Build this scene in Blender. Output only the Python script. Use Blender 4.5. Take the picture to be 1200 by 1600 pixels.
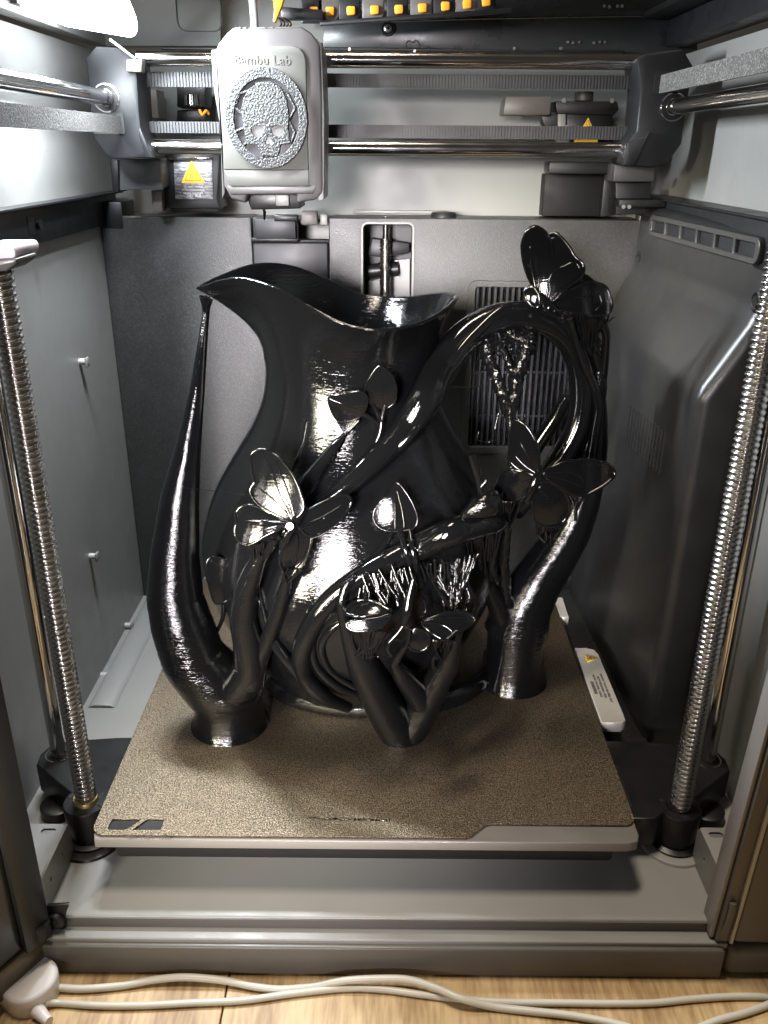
import bpy, bmesh, math, random
import numpy as np
from mathutils import Vector, Matrix
random.seed(7)
for o in list(bpy.data.objects): bpy.data.objects.remove(o)
S = bpy.context.scene
COL = S.collection
MM = 0.001

# ---------------------------------------------------------------- camera
F_PX, CX, CY, CZ, YAW, PITCH, ROLL = 1331.34, 7.898, -305.63, 295.8, -0.0016, 0.4041, -0.0073
def _rot():
    cy, sy = math.cos(YAW), math.sin(YAW); cp, sp = math.cos(PITCH), math.sin(PITCH)
    f = np.array([sy*cp, cy*cp, -sp]); r = np.array([cy, -sy, 0.]); d = -np.cross(r, f)
    c, s = math.cos(ROLL), math.sin(ROLL)
    return np.array([c*r+s*d, -s*r+c*d, f])
RM = _rot(); CAM = np.array([CX, CY, CZ])
cd = bpy.data.cameras.new('camera'); cam = bpy.data.objects.new('camera', cd); COL.objects.link(cam)
cd.sensor_fit = 'VERTICAL'; cd.sensor_height = 24; cd.lens = F_PX/1600*24
cd.clip_start = 0.01; cd.clip_end = 50
mw = Matrix.Identity(4)
for i in range(3):
    mw[i][0] = RM[0][i]; mw[i][1] = -RM[1][i]; mw[i][2] = -RM[2][i]; mw[i][3] = CAM[i]*MM
cam.matrix_world = mw
S.camera = cam

# ---------------------------------------------------------------- world, lamps, exposure
w = bpy.data.worlds.new('World'); S.world = w; w.use_nodes = True
w.node_tree.nodes['Background'].inputs[0].default_value = (0.95, 0.86, 0.76, 1)
w.node_tree.nodes['Background'].inputs[1].default_value = 0.035
def area(name, loc, target, sx, sy, power, color, spread=180):
    l = bpy.data.lights.new(name, 'AREA'); l.shape = 'RECTANGLE'; l.size = sx*MM; l.size_y = sy*MM
    l.energy = power; l.color = color; l.spread = math.radians(spread)
    o = bpy.data.objects.new(name, l); COL.objects.link(o)
    o.location = Vector(loc)*MM
    o.rotation_euler = (Vector(target)-Vector(loc)).to_track_quat('-Z', 'Y').to_euler()
    return o
area('chamber_led', (-134, 164, 355), (100, 158, 60), 14, 92, 2.6, (0.88, 0.94, 1.0))
area('room_window_left', (-350, -430, 265), (-15, 140, 128), 64, 230, 0.85, (1.0, 0.93, 0.72), 26)
area('room_window_right', (-140, -560, 265), (-5, 140, 128), 125, 230, 1.25, (1.0, 0.94, 0.97), 26)
area('room_ceiling_lamp', (-120, 60, 1500), (0, -40, 0), 360, 120, 15.0, (1.0, 0.86, 0.70))
S.view_settings.view_transform = 'Standard'; S.view_settings.look = 'None'
S.view_settings.exposure = 0.2; S.view_settings.gamma = 1.0

# ---------------------------------------------------------------- geometry helpers
def ray(px, py):
    return RM.T @ np.array([(px-600)/F_PX, (py-800)/F_PX, 1.])
def at(px, py, X=None, Y=None, Z=None):
    d = ray(px, py)
    ax, v = (0, X) if X is not None else (1, Y) if Y is not None else (2, Z)
    return CAM + (v-CAM[ax])/d[ax]*d
def depth(p): return float(RM[2] @ (np.asarray(p)-CAM))
def mmpx(rpx, p): return rpx*depth(p)/F_PX
def atplane(px, py, p0, n):
    d = ray(px, py); n = np.asarray(n, float); return CAM + d*(n @ (np.asarray(p0)-CAM))/(n @ d)
# jug profile, used for resting the vines on the body
JC = np.array([-11., 140.])
PROF = [(0, 46), (5, 50), (16, 57), (32, 68), (50, 77), (70, 83.5), (88, 85), (105, 81.5), (122, 75), (140, 64.5), (157, 54), (172, 47.5), (186, 45.0), (196, 45.5)]
def rad(z): return float(np.interp(z, [p[0] for p in PROF], [p[1] for p in PROF]))
def ob(px, py, off=0.0, lim=220):
    d = ray(px, py); t = 150.
    while t < 700:
        p = CAM+d*t
        if 0 <= p[2] <= 205:
            rr = math.hypot(p[0]-JC[0], p[1]-JC[1])
            if rr < rad(p[2])+off: return p
        t += 0.5
    return at(px, py, Y=JC[1])

def newbm(): return bmesh.new()
def box(bm, a, b):
    x0, y0, z0 = [min(a[i], b[i]) for i in range(3)]; x1, y1, z1 = [max(a[i], b[i]) for i in range(3)]
    v = [bm.verts.new((x*MM, y*MM, z*MM)) for z in (z0, z1) for y in (y0, y1) for x in (x0, x1)]
    for f in ((0,2,3,1),(4,5,7,6),(0,1,5,4),(2,6,7,3),(0,4,6,2),(1,3,7,5)): bm.faces.new([v[i] for i in f])
def prism(bm, pts, vec):
    n = len(pts); vec = np.asarray(vec, float)
    a = [bm.verts.new(tuple(np.asarray(p)*MM)) for p in pts]; b = [bm.verts.new(tuple((np.asarray(p)+vec)*MM)) for p in pts]
    bm.faces.new(a); bm.faces.new(b[::-1])
    for i in range(n): bm.faces.new([a[i], b[i], b[(i+1)%n], a[(i+1)%n]])
def frame(t):
    t = t/np.linalg.norm(t); a = np.array([0,0,1.]) if abs(t[2]) < .9 else np.array([0,1.,0])
    u = np.cross(t, a); u /= np.linalg.norm(u); return u, np.cross(t, u)
def sweep(bm, P, R, seg=14, cap=True, flat=1.0, jitter=0.0):
    P = [np.asarray(p, float) for p in P]; n = len(P); rings = []; u = None
    for i in range(n):
        t = P[min(i+1, n-1)]-P[max(i-1, 0)]; t = t/(np.linalg.norm(t)+1e-9)
        if u is None: u, v = frame(t)
        else:
            u = u-(u@t)*t; u /= np.linalg.norm(u)+1e-9
        v = np.cross(t, u); ring = []
        for k in range(seg):
            a = 2*math.pi*k/seg; rr = R[i]*(1+(random.uniform(-jitter, jitter) if jitter else 0))
            ring.append(bm.verts.new(tuple((P[i]+rr*(math.cos(a)*u+flat*math.sin(a)*v))*MM)))
        rings.append(ring)
    for i in range(n-1):
        for k in range(seg):
            bm.faces.new([rings[i][k], rings[i][(k+1)%seg], rings[i+1][(k+1)%seg], rings[i+1][k]])
    if cap:
        bm.faces.new(rings[0][::-1]); bm.faces.new(rings[-1])
def cr(P, step=1.5, closed=False):
    P = np.asarray(P, float); n = len(P); out = []
    rng = n if closed else n-1
    for i in range(rng):
        if closed: a, b, c, d = P[(i-1)%n], P[i], P[(i+1)%n], P[(i+2)%n]
        else: a, b, c, d = P[max(i-1,0)], P[i], P[i+1], P[min(i+2,n-1)]
        m = max(2, int(np.linalg.norm(c[:3]-b[:3])/step))
        for k in range(m):
            t = k/m
            out.append(.5*((2*b)+(c-a)*t+(2*a-5*b+4*c-d)*t*t+(3*b-a-3*c+d)*t**3))
    if not closed: out.append(P[-1])
    return np.array(out)
def cyl(bm, p0, p1, r, seg=24, r1=None): sweep(bm, [p0, p1], [r, r if r1 is None else r1], seg)
def lathe(bm, c, prof, seg=40, axis=(0,0,1)):
    ax = np.asarray(axis, float); u, v = frame(ax); rings = []
    for (h, r) in prof:
        rings.append([bm.verts.new(tuple((np.asarray(c)+ax*h+r*(math.cos(2*math.pi*k/seg)*u+math.sin(2*math.pi*k/seg)*v))*MM)) for k in range(seg)])
    for i in range(len(rings)-1):
        for k in range(seg): bm.faces.new([rings[i][k], rings[i][(k+1)%seg], rings[i+1][(k+1)%seg], rings[i+1][k]])
    bm.faces.new(rings[0][::-1]); bm.faces.new(rings[-1])
def bev(bm, w, seg=3, ang=30):
    bmesh.ops.recalc_face_normals(bm, faces=bm.faces)
    es = [e for e in bm.edges if len(e.link_faces) == 2 and e.calc_face_angle(0) > math.radians(ang)]
    bmesh.ops.bevel(bm, geom=es, offset=w*MM, segments=seg, affect='EDGES', profile=.5, clamp_overlap=True)
def obj(name, bm, m, parent=None, smooth=40, label=None):
    bmesh.ops.recalc_face_normals(bm, faces=bm.faces)
    me = bpy.data.meshes.new(name); bm.to_mesh(me); bm.free(); me.materials.append(m)
    if smooth:
        me.polygons.foreach_set('use_smooth', [True]*len(me.polygons)); me.set_sharp_from_angle(angle=math.radians(smooth))
    o = bpy.data.objects.new(name, me); COL.objects.link(o)
    if parent is not None: par(o, parent)
    if label: o['label'] = label
    return o
def par(o, p):
    bpy.context.view_layer.update()
    o.parent = p; o.matrix_parent_inverse = p.matrix_world.inverted()
def thing(name, label, cat, loc=(0,0,0), group=None):
    o = bpy.data.objects.new(name, None); COL.objects.link(o); o.location = Vector(loc)*MM; o.empty_display_size = .01
    tag(o, label, cat, group); bpy.context.view_layer.update(); return o
def tag(o, label, cat, group=None):
    o['label'] = label; o['category'] = cat
    if group: o['group'] = group
    return o
def struct(name, bm, m, label=None, smooth=40):
    o = obj(name, bm, m, None, smooth); o['kind'] = 'structure'
    if label: o['label'] = label
    return o
def plate2d(name, loops, th, org, ax, ay, m, parent=None, bevel=0, label=None):
    """flat piece with holes: 2D loops (mm) in the frame org, ax, ay; thickness th along ax x ay"""
    cu = bpy.data.curves.new(name, 'CURVE'); cu.dimensions = '2D'; cu.fill_mode = 'BOTH'; cu.extrude = th/2*MM; cu.bevel_depth = bevel*MM; cu.bevel_resolution = 1
    for lp in loops:
        s = cu.splines.new('POLY'); s.points.add(len(lp)-1); s.use_cyclic_u = True
        for i, (x, y) in enumerate(lp): s.points[i].co = (x*MM, y*MM, 0, 1)
    t = bpy.data.objects.new('tmp', cu); COL.objects.link(t)
    bpy.context.view_layer.update()
    me = bpy.data.meshes.new_from_object(t.evaluated_get(bpy.context.evaluated_depsgraph_get()))
    bpy.data.objects.remove(t); bpy.data.curves.remove(cu)
    ax = Vector(ax).normalized(); ay = Vector(ay).normalized(); az = ax.cross(ay)
    M = Matrix((( ax.x, ay.x, az.x, org[0]*MM), (ax.y, ay.y, az.y, org[1]*MM), (ax.z, ay.z, az.z, org[2]*MM), (0,0,0,1))) @ Matrix.Translation((0,0,th/2*MM))
    me.transform(M); me.name = name
    me.materials.clear(); me.materials.append(m)
    o = bpy.data.objects.new(name, me); COL.objects.link(o)
    if parent is not None: par(o, parent)
    if label: o['label'] = label
    return o
def rrect(x0, y0, x1, y1, r, n=5):
    out = []
    for cx, cy, a0 in ((x1-r, y0+r, -90), (x1-r, y1-r, 0), (x0+r, y1-r, 90), (x0+r, y0+r, 180)):
        for k in range(n+1):
            a = math.radians(a0+90*k/n); out.append((cx+r*math.cos(a), cy+r*math.sin(a)))
    return out
def ell(cx, cy, rx, ry, n=28, a0=0): return [(cx+rx*math.cos(2*math.pi*k/n+a0), cy+ry*math.sin(2*math.pi*k/n+a0)) for k in range(n)]
def text(name, s, size, org, ax, ay, m, parent=None, th=.15, align='CENTER', spacing=1.0):
    cu = bpy.data.curves.new(name, 'FONT'); cu.body = s; cu.size = size*MM; cu.extrude = th*MM; cu.align_x = align; cu.align_y = 'CENTER'; cu.space_character = spacing; cu.resolution_u = 3
    t = bpy.data.objects.new('tmp', cu); COL.objects.link(t); bpy.context.view_layer.update()
    me = bpy.data.meshes.new_from_object(t.evaluated_get(bpy.context.evaluated_depsgraph_get()))
    bpy.data.objects.remove(t); bpy.data.curves.remove(cu)
    ax = Vector(ax).normalized(); ay = Vector(ay).normalized(); az = ax.cross(ay)
    me.transform(Matrix(((ax.x, ay.x, az.x, org[0]*MM), (ax.y, ay.y, az.y, org[1]*MM), (ax.z, ay.z, az.z, org[2]*MM), (0,0,0,1))))
    me.name = name; me.materials.clear(); me.materials.append(m)
    o = bpy.data.objects.new(name, me); COL.objects.link(o)
    if parent is not None: par(o, parent)
    return o
def pbox(bm, x0, y0, x1, y1, Y, d):
    """box whose front face stands at depth Y and covers that pixel rectangle of the photograph"""
    cx, cy = (x0+x1)/2, (y0+y1)/2
    a = at(x0, cy, Y=Y)[0]; b = at(x1, cy, Y=Y)[0]; c = at(cx, y0, Y=Y)[2]; e = at(cx, y1, Y=Y)[2]
    box(bm, (a, Y, e), (b, Y+d, c)); return (a, b, e, c)
def ppoly(bm, pts, Y, d): prism(bm, [at(x, y, Y=Y) for x, y in pts], (0, d, 0))

# ---------------------------------------------------------------- materials
def mat(name, col, rough=.5, metal=0., spec=.5, noise=None, var=None, coat=0., wave=None, emit=None, aniso=0):
    m = bpy.data.materials.new(name); m.use_nodes = True; nt = m.node_tree; N = nt.nodes; L = nt.links
    b = N['Principled BSDF']; b.inputs['Base Color'].default_value = (*col, 1); b.inputs['Roughness'].default_value = rough
    b.inputs['Metallic'].default_value = metal; b.inputs['Specular IOR Level'].default_value = spec
    b.inputs['Coat Weight'].default_value = coat; b.inputs['Coat Roughness'].default_value = .1
    tc = N.new('ShaderNodeTexCoord')
    def nz(scale, sx=1, sy=1, sz=1, detail=3):
        mp = N.new('ShaderNodeMapping'); mp.inputs['Scale'].default_value = (sx, sy, sz)
        L.new(tc.outputs['Object'], mp.inputs['Vector'])
        t = N.new('ShaderNodeTexNoise'); t.inputs['Scale'].default_value = scale; t.inputs['Detail'].default_value = detail
        L.new(mp.outputs[0], t.inputs['Vector']); return t
    last = None
    for spec_ in (noise or []):
        sc, st, dist = spec_[0], spec_[1], spec_[2]; sxyz = spec_[3] if len(spec_) > 3 else (1,1,1)
        t = nz(sc, *sxyz); bp = N.new('ShaderNodeBump'); bp.inputs['Strength'].default_value = st; bp.inputs['Distance'].default_value = dist*MM
        L.new(t.outputs['Fac'], bp.inputs['Height'])
        if last: L.new(last.outputs[0], bp.inputs['Normal'])
        last = bp
    if last: L.new(last.outputs[0], b.inputs['Normal'])
    if var:
        sc, c2, lo, hi = var[:4]; sxyz = var[4] if len(var) > 4 else (1,1,1)
        t = nz(sc, *sxyz); r = N.new('ShaderNodeMapRange'); r.inputs[1].default_value = lo; r.inputs[2].default_value = hi
        L.new(t.outputs['Fac'], r.inputs[0]); mx = N.new('ShaderNodeMix'); mx.data_type = 'RGBA'
        mx.inputs[6].default_value = (*col, 1); mx.inputs[7].default_value = (*c2, 1)
        L.new(r.outputs[0], mx.inputs[0]); L.new(mx.outputs[2], b.inputs['Base Color'])
    # slight roughness variation everywhere: nothing is perfectly even
    t = nz(60, detail=4); r = N.new('ShaderNodeMapRange'); r.inputs[3].default_value = max(.02, rough*.82); r.inputs[4].default_value = min(1, rough*1.18)
    r.inputs[1].default_value = .3; r.inputs[2].default_value = .7
    L.new(t.outputs['Fac'], r.inputs[0]); L.new(r.outputs[0], b.inputs['Roughness'])
    if emit: b.inputs['Emission Color'].default_value = (*emit[0], 1); b.inputs['Emission Strength'].default_value = emit[1]
    if aniso: b.inputs['Anisotropic'].default_value = aniso
    return m
GREY = mat('grey_powder_coat', (.235, .234, .224), .42, noise=[(1500, .12, .15)], var=(14, (.212, .212, .20), .35, .65))
GREY_UP = mat('grey_painted_back_sheet', (.15, .155, .145), .5, noise=[(1500, .1, .15)])
WARMGREY = mat('warm_grey_plastic', (.095, .087, .08), .38, noise=[(1800, .15, .1)])
DARK = mat('dark_grey_plastic', (.009, .0095, .011), .45, spec=.35, noise=[(1500, .15, .12)])
BLACK = mat('black_plastic', (.008, .008, .0085), .38, spec=.35, noise=[(1300, .2, .15)])
TEX = mat('textured_black_plastic', (.019, .0195, .019), .42, noise=[(1100, .55, .35)], var=(900, (.031, .032, .031), .45, .65))
SMOOTHBLK = mat('satin_black_cover', (.013, .013, .013), .33, noise=[(1600, .2, .12)])
RECESS = mat('recess_black', (.006, .006, .007), .6)
STEEL = mat('polished_steel', (.62, .61, .60), .12, 1.0, noise=[(500, .05, .1)])
SCREW = mat('lead_screw_steel', (.50, .485, .46), .25, 1.0)
SILVER = mat('silver_bolt', (.6, .6, .6), .3, 1.0)
BELT = mat('toothed_rubber_belt', (.035, .035, .037), .55, noise=[(1400, .3, .2)])
FABRIC = mat('belt_fabric_back', (.05, .05, .048), .7, noise=[(1000, .8, .4)], var=(1300, (.2, .195, .185), .50, .66))
HEAD = mat('toolhead_grey_shell', (.056, .052, .051), .4, noise=[(1500, .15, .1)])
HEADP = mat('toolhead_pale_panel', (.072, .072, .063), .5, noise=[(1500, .1, .1)])
HEADL = mat('toolhead_mid_band', (.065, .065, .06), .45)
EMB = mat('embossed_letters', (.05, .048, .042), .4)
BADGE = mat('textured_silver_badge', (.03, .031, .03), .5, .1, noise=[(900, 1.0, .9)], var=(900, (.012, .013, .015), .47, .6))
BADGEG = mat('grey_badge_back', (.04, .041, .04), .4)
NAVY = mat('badge_recess', (.010, .012, .016), .5)
YEL = mat('yellow_sign', (.85, .48, .02), .5)
ORG = mat('orange_plastic', (.85, .32, .02), .45)
WHT = mat('white_print', (.72, .72, .72), .5)
LBL = mat('silver_black_label', (.10, .10, .11), .35, .5, noise=[(300, .6, .3, (1, 1, 8))], var=(700, (.28, .28, .29), .45, .6, (.4, .4, 2)))
INK = mat('dark_print', (.05, .05, .05), .5)
PALE = mat('pale_aluminium', (.44, .43, .40), .42, .25)
BEDSIDE = mat('bed_edge_grey', (.17, .157, .145), .42, .2)
LACE = mat('white_cable_sleeve', (.60, .58, .50), .38, noise=[(90, .1, .3)])
SWITCHM = mat('white_switch_plastic', (.80, .77, .76), .3)
GLASS = mat('smoked_door_glass', (.018, .016, .014), .08, 0, .6)
DOORT = mat('door_black_border', (.010, .009, .009), .2)
BRASS = mat('brass_nut', (.65, .5, .22), .35, 1.0)
GREASE = mat('pale_grease', (.7, .68, .6), .3)
LEDM = mat('led_diffuser', (.9, .9, .9), .5, emit=((.86, .92, 1.0), 14))
def filament(name, rough, layer, blob, spec=.33, col=(.0015, .0016, .0018)):
    # horizontal layer lines tilt the surface up and down, so highlights run long and ragged
    return mat(name, col, rough, 0, spec, noise=[(2600, layer, .16, (.07, .07, 1)), (1000, layer*.8, .16, (.16, .16, 1)), (160, blob, .4)])
PLA = filament('glossy_black_filament', .08, .8, .05)
PLAv = filament('glossy_black_filament_vine', .07, .35, .1)
PLAs = filament('rough_black_support_filament', .10, 1.0, .25)
PLAw = filament('black_wing_filament', .08, .25, .25)

def gold():
    m = bpy.data.materials.new('gold_textured_pei'); m.use_nodes = True; nt = m.node_tree; N = nt.nodes; L = nt.links; b = N['Principled BSDF']
    tc = N.new('ShaderNodeTexCoord')
    n1 = N.new('ShaderNodeTexNoise'); n1.inputs['Scale'].default_value = 1650; n1.inputs['Detail'].default_value = 2.5; L.new(tc.outputs['Object'], n1.inputs['Vector'])
    n2 = N.new('ShaderNodeTexVoronoi'); n2.inputs['Scale'].default_value = 1500; L.new(tc.outputs['Object'], n2.inputs['Vector'])
    r = N.new('ShaderNodeValToRGB'); r.color_ramp.elements[0].position = .40; r.color_ramp.elements[0].color = (.07, .058, .042, 1); r.color_ramp.elements[1].position = .66; r.color_ramp.elements[1].color = (.34, .28, .20, 1)
    L.new(n1.outputs['Fac'], r.inputs[0]); L.new(r.outputs[0], b.inputs['Base Color'])
    b.inputs['Metallic'].default_value = 1; b.inputs['Roughness'].default_value = .42
    bp = N.new('ShaderNodeBump'); bp.inputs['Strength'].default_value = .9; bp.inputs['Distance'].default_value = .35*MM; L.new(n1.outputs['Fac'], bp.inputs['Height'])
    bp2 = N.new('ShaderNodeBump'); bp2.inputs['Strength'].default_value = .4; bp2.inputs['Distance'].default_value = .3*MM; L.new(n2.outputs['Distance'], bp2.inputs['Height']); L.new(bp.outputs[0], bp2.inputs['Normal'])
    L.new(bp2.outputs[0], b.inputs['Normal']); return m
GOLD = gold()
def wood():
    m = bpy.data.materials.new('light_oak_veneer'); m.use_nodes = True; nt = m.node_tree; N = nt.nodes; L = nt.links; b = N['Principled BSDF']
    tc = N.new('ShaderNodeTexCoord'); mp = N.new('ShaderNodeMapping'); mp.inputs['Scale'].default_value = (1.0, .12, 1); mp.inputs['Rotation'].default_value = (0, 0, math.radians(-8)); L.new(tc.outputs['Object'], mp.inputs['Vector'])
    n = N.new('ShaderNodeTexNoise'); n.inputs['Scale'].default_value = 420; n.inputs['Detail'].default_value = 5; L.new(mp.outputs[0], n.inputs['Vector'])
    n2 = N.new('ShaderNodeTexNoise'); n2.inputs['Scale'].default_value = 60; n2.inputs['Detail'].default_value = 3; L.new(mp.outputs[0], n2.inputs['Vector'])
    ad = N.new('ShaderNodeMath'); ad.operation = 'MULTIPLY_ADD'; ad.inputs[1].default_value = .5; L.new(n2.outputs['Fac'], ad.inputs[0])
    hl = N.new('ShaderNodeMath'); hl.operation = 'MULTIPLY'; hl.inputs[1].default_value = .5; L.new(n.outputs['Fac'], hl.inputs[0]); L.new(hl.outputs[0], ad.inputs[2])
    r = N.new('ShaderNodeValToRGB'); e = r.color_ramp.elements; e[0].position = .36; e[0].color = (.30, .18, .075, 1); e[1].position = .6; e[1].color = (.62, .45, .24, 1)
    L.new(ad.outputs[0], r.inputs[0]); L.new(r.outputs[0], b.inputs['Base Color']); b.inputs['Roughness'].default_value = .48
    bp = N.new('ShaderNodeBump'); bp.inputs['Strength'].default_value = .2; bp.inputs['Distance'].default_value = .2*MM; L.new(n.outputs['Fac'], bp.inputs['Height']); L.new(bp.outputs[0], b.inputs['Normal'])
    return m
WOOD = wood()

# ================================================================ SETTING
PC = 7.5                      # printer centre line
WL, WR = PC-190, PC+190       # inner faces of the side walls
ZF = -31; ZD = -57
bm = newbm(); box(bm, (-900, -250, ZD-25), (-63, 60, ZD)); bev(bm, .4, 1); struct('desk_board', bm, WOOD, 'light oak desk board with fine grain under the left of the printer')
bm = newbm(); box(bm, (-62.3, -250, ZD-25), (900, 60, ZD)); bev(bm, .4, 1); struct('desk_board', bm, WOOD, 'light oak desk board with fine grain under the right of the printer')
bm = newbm(); box(bm, (-900, 60, ZD-25), (900, 1200, ZD-1)); struct('desk_board', bm, WOOD, 'light oak desk board running behind under the printer')
# chamber floor with a stepped front lip
bm = newbm(); box(bm, (WL-1, -18, ZF-4), (WR+1, 330, ZF)); bev(bm, 1.2, 3)
struct('chamber_floor', bm, GREY, 'pale grey sheet metal floor of the printer chamber')
# shallow raised rail on the floor
for side in (-1, 1):
    xx = PC+side*178
    bm = newbm(); prism(bm, [(xx-9, 140, ZF), (xx+9, 140, ZF), (xx+5, 140, ZF+2.2), (xx-5, 140, ZF+2.2)], (0, 150, 0)); bev(bm, .6, 2); struct('floor_rail', bm, GREY)
bm = newbm(); box(bm, (WL-3, 0, ZF-3), (WL, 330, 352)); struct('left_wall', bm, GREY, 'flat grey metal side wall at the left of the chamber')
bm = newbm(); box(bm, (WR, 0, ZF-3), (WR+3, 330, 352)); struct('right_wall', bm, GREY, 'flat grey metal side wall at the right of the chamber')
bm = newbm(); box(bm, (WL-3, 330, ZF-3), (WR+3, 333, 384)); struct('back_wall', bm, GREY_UP, 'pale grey metal back sheet seen between the gantry rods')
# upper black back panel and its flange
zb = at(800, 73, Y=318)[2]
bm = newbm(); box(bm, (WL-3, 318, zb), (WR+3, 326, zb+1.5)); bev(bm, .4, 2); struct('upper_back_ledge', bm, DARK)

# ================================================================ PRINTER BASE AND FRONT FRAME
base = thing('printer_base', 'dark grey front base of the printer with pale flange standing on the oak desk', 'printer base', (PC, -30, ZD))
bm = newbm(); box(bm, (-146, -18.6, ZF-6), (161, -15, ZF-.8)); obj('front_step', bm, WARMGREY, base)
bm = newbm(); box(bm, (-153, -25, ZF-9.5), (166, -14, ZF-6)); bev(bm, .7, 3); obj('flange', bm, GREY, base)
bm = newbm(); box(bm, (-156, -27.5, ZD+.5), (164.6, -16, ZF-8.2)); bev(bm, 1.2, 3); obj('front_panel', bm, mat('base_front_brown_grey', (.105, .098, .088), .4, noise=[(1300, .15, .1)]), base)
bm = newbm(); prism(bm, [(165.3, -27, ZD+.5), (215, -27, ZD+.5), (215, -27, ZF-6), (165.3, -27, ZF-6)], (0, 30, 0)); bev(bm, 5, 4); obj('corner_panel', bm, WARMGREY, base)
# right front post: three long faces
post = thing('front_post', 'brownish grey vertical front post at the right edge of the opening', 'post', (164, -20, ZF))
def slab(px_pts, Y, d, m, parent, name, b=.6, label=None):
    bm = newbm(); ppoly(bm, px_pts, Y, d)
    if b: bev(bm, b, 2)
    return obj(name, bm, m, parent, label=label)
xR = lambda z: 0
bm = newbm(); box(bm, (158, -23, ZF-5), (160, -12, 420)); bev(bm, .8, 2); obj('inner_strip', bm, mat('strip_light_grey', (.26, .24, .23), .4), post)
bm = newbm(); box(bm, (160.2, -25, ZF-5), (166, -12, 420)); bev(bm, .8, 2); obj('post_face', bm, WARMGREY, post)
bm = newbm(); box(bm, (166.1, -26, ZF-5), (167.8, -12, 420)); bev(bm, .4, 2); obj('edge_strip', bm, PALE, post)
bm = newbm(); box(bm, (168, -25.5, ZF-5), (210, -12, 420)); bev(bm, 2, 3); obj('outer_face', bm, WARMGREY, post)
post.rotation_euler.y = .04
bm = newbm(); sweep(bm, cr([(163, -25.5, ZF+2), (163.4, -26, ZF+8), (163.8, -26, ZF+16), (163.6, -25.5, ZF+20)], 1), [1.6]*len(cr([(163, -25.5, ZF+2), (163.4, -26, ZF+8), (163.8, -26, ZF+16), (163.6, -25.5, ZF+20)], 1)), 10); obj('latch', bm, WARMGREY, post)
# corner angle brackets
def bracket(side):
    t = thing('corner_bracket', 'grey folded bracket with slot inside the %s front corner of the chamber' % ('left' if side < 0 else 'right'), 'bracket', (PC+side*155, -10, ZF), 'angle brackets in the front corners')
    zt = -10.5; x0 = PC+side*155.5
    lp = rrect(0, 0, 22, 37, 1.5)
    plate2d('top_tab', [lp, rrect(3, 30.5, 10, 34, 1.6)], 1.2, (x0, -19, zt), (side, 0, 0), (0, 1, 0), GREY, t)
    lp = [(-19, zt), (18, zt), (19.5, zt-2), (19.5, ZF+.5), (-17, ZF+.5), (-19, ZF+3)]
    plate2d('side_plate', [lp, ell(-8, -19, .8, 1.5, 12), ell(7, -19, .8, 1.5, 12)], 1.3, (x0, 0, 0), (0, 1, 0), (0, 0, 1), GREY, t)
bracket(-1); bracket(1)
# black screwed tab bottom-left
t = thing('hinge_screw_tab', 'small black screwed tab beside the door hinge', 'tab', at(90, 1440, Y=-19))
slab([(72, 1416), (108, 1414), (102, 1430), (101, 1453), (70, 1457)], -20.5, 2, BLACK, t, 'plate')
bm = newbm(); c = at(88, 1438, Y=-21); lathe(bm, c, [(0, 4.2), (1.4, 4.0), (1.8, 3.2)], 20, (0, -1, 0)); obj('bolt', bm, DARK, t)
bm = newbm(); lathe(bm, c+np.array([0, -1.6, 0]), [(0, 1.5), (.5, 1.3)], 6, (0, -1, 0)); obj('bolt_socket', bm, RECESS, t)

# open door on the left: smoked glass with black border
door = thing('glass_door', 'opened smoked glass door with black border at the left edge', 'door', at(75, 1440, Y=-22))
hx, hy = at(70, 1450, Y=-24)[0], -24.
dirv = np.array([-.52, -.854, 0.]); nv = np.array([.854, -.52, 0.])
def dpt(s, z, o=0): return np.array([hx, hy, 0])+dirv*s+nv*o+np.array([0, 0, z])
def dbox(name, s0, s1, z0, z1, o0, o1, m, b=.5):
    bm = newbm(); prism(bm, [dpt(s0, z0, o0), dpt(s1, z0, o0), dpt(s1, z0, o1), dpt(s0, z0, o1)], (0, 0, z1-z0)); bev(bm, b, 2); return obj(name, bm, m, door)
dbox('pane', 24, 300, ZF-3, 400, -4.5, -1.5, GLASS)
dbox('border', 0, 24, ZF-4, 400, -5, -.5, DOORT, .8)
dbox('hinge_side_rail', -1.5, 12, ZF-4, 400, -.4, 3.0, BLACK, .8)
dbox('bottom_trim', -1, 300, ZF-20, ZF-3.4, -6, 1, mat('door_bottom_bronze', (.11, .09, .06), .3, .3), 2)
bm = newbm(); c = at(62, 1452, Y=-26); lathe(bm, c-np.array([0,0,4]), [(0, 4), (1, 5), (8, 5), (9, 4)], 18); obj('hinge', bm, DARK, door)
# left inner front flange strips
fl = thing('left_frame_flange', 'long grey flange of the frame between open door and left rod', 'frame flange', (WL+10, -10, ZF))
bm = newbm(); box(bm, (WL+.5, -12, ZF+1), (WL+6, 22, 262)); bev(bm, 1.5, 3); obj('outer_strip', bm, GREY, fl)
bm = newbm(); box(bm, (WL+6.2, -14, ZF+1), (WL+9, 6, 262)); bev(bm, 1, 2); obj('seal_strip', bm, BLACK, fl)
fr = thing('right_frame_flange', 'grey flange and black seal beside the right rod', 'frame flange', (WR-10, -10, ZF))
bm = newbm(); box(bm, (WR-6, 12, ZF+1), (WR-.5, 30, 262)); bev(bm, 1.5, 3); obj('outer_strip', bm, GREY, fr)
bm = newbm(); box(bm, (WR-19, -8, ZF+1), (WR-14, 8, 262)); bev(bm, 1, 2); obj('seal_strip', bm, BLACK, fr)

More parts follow.
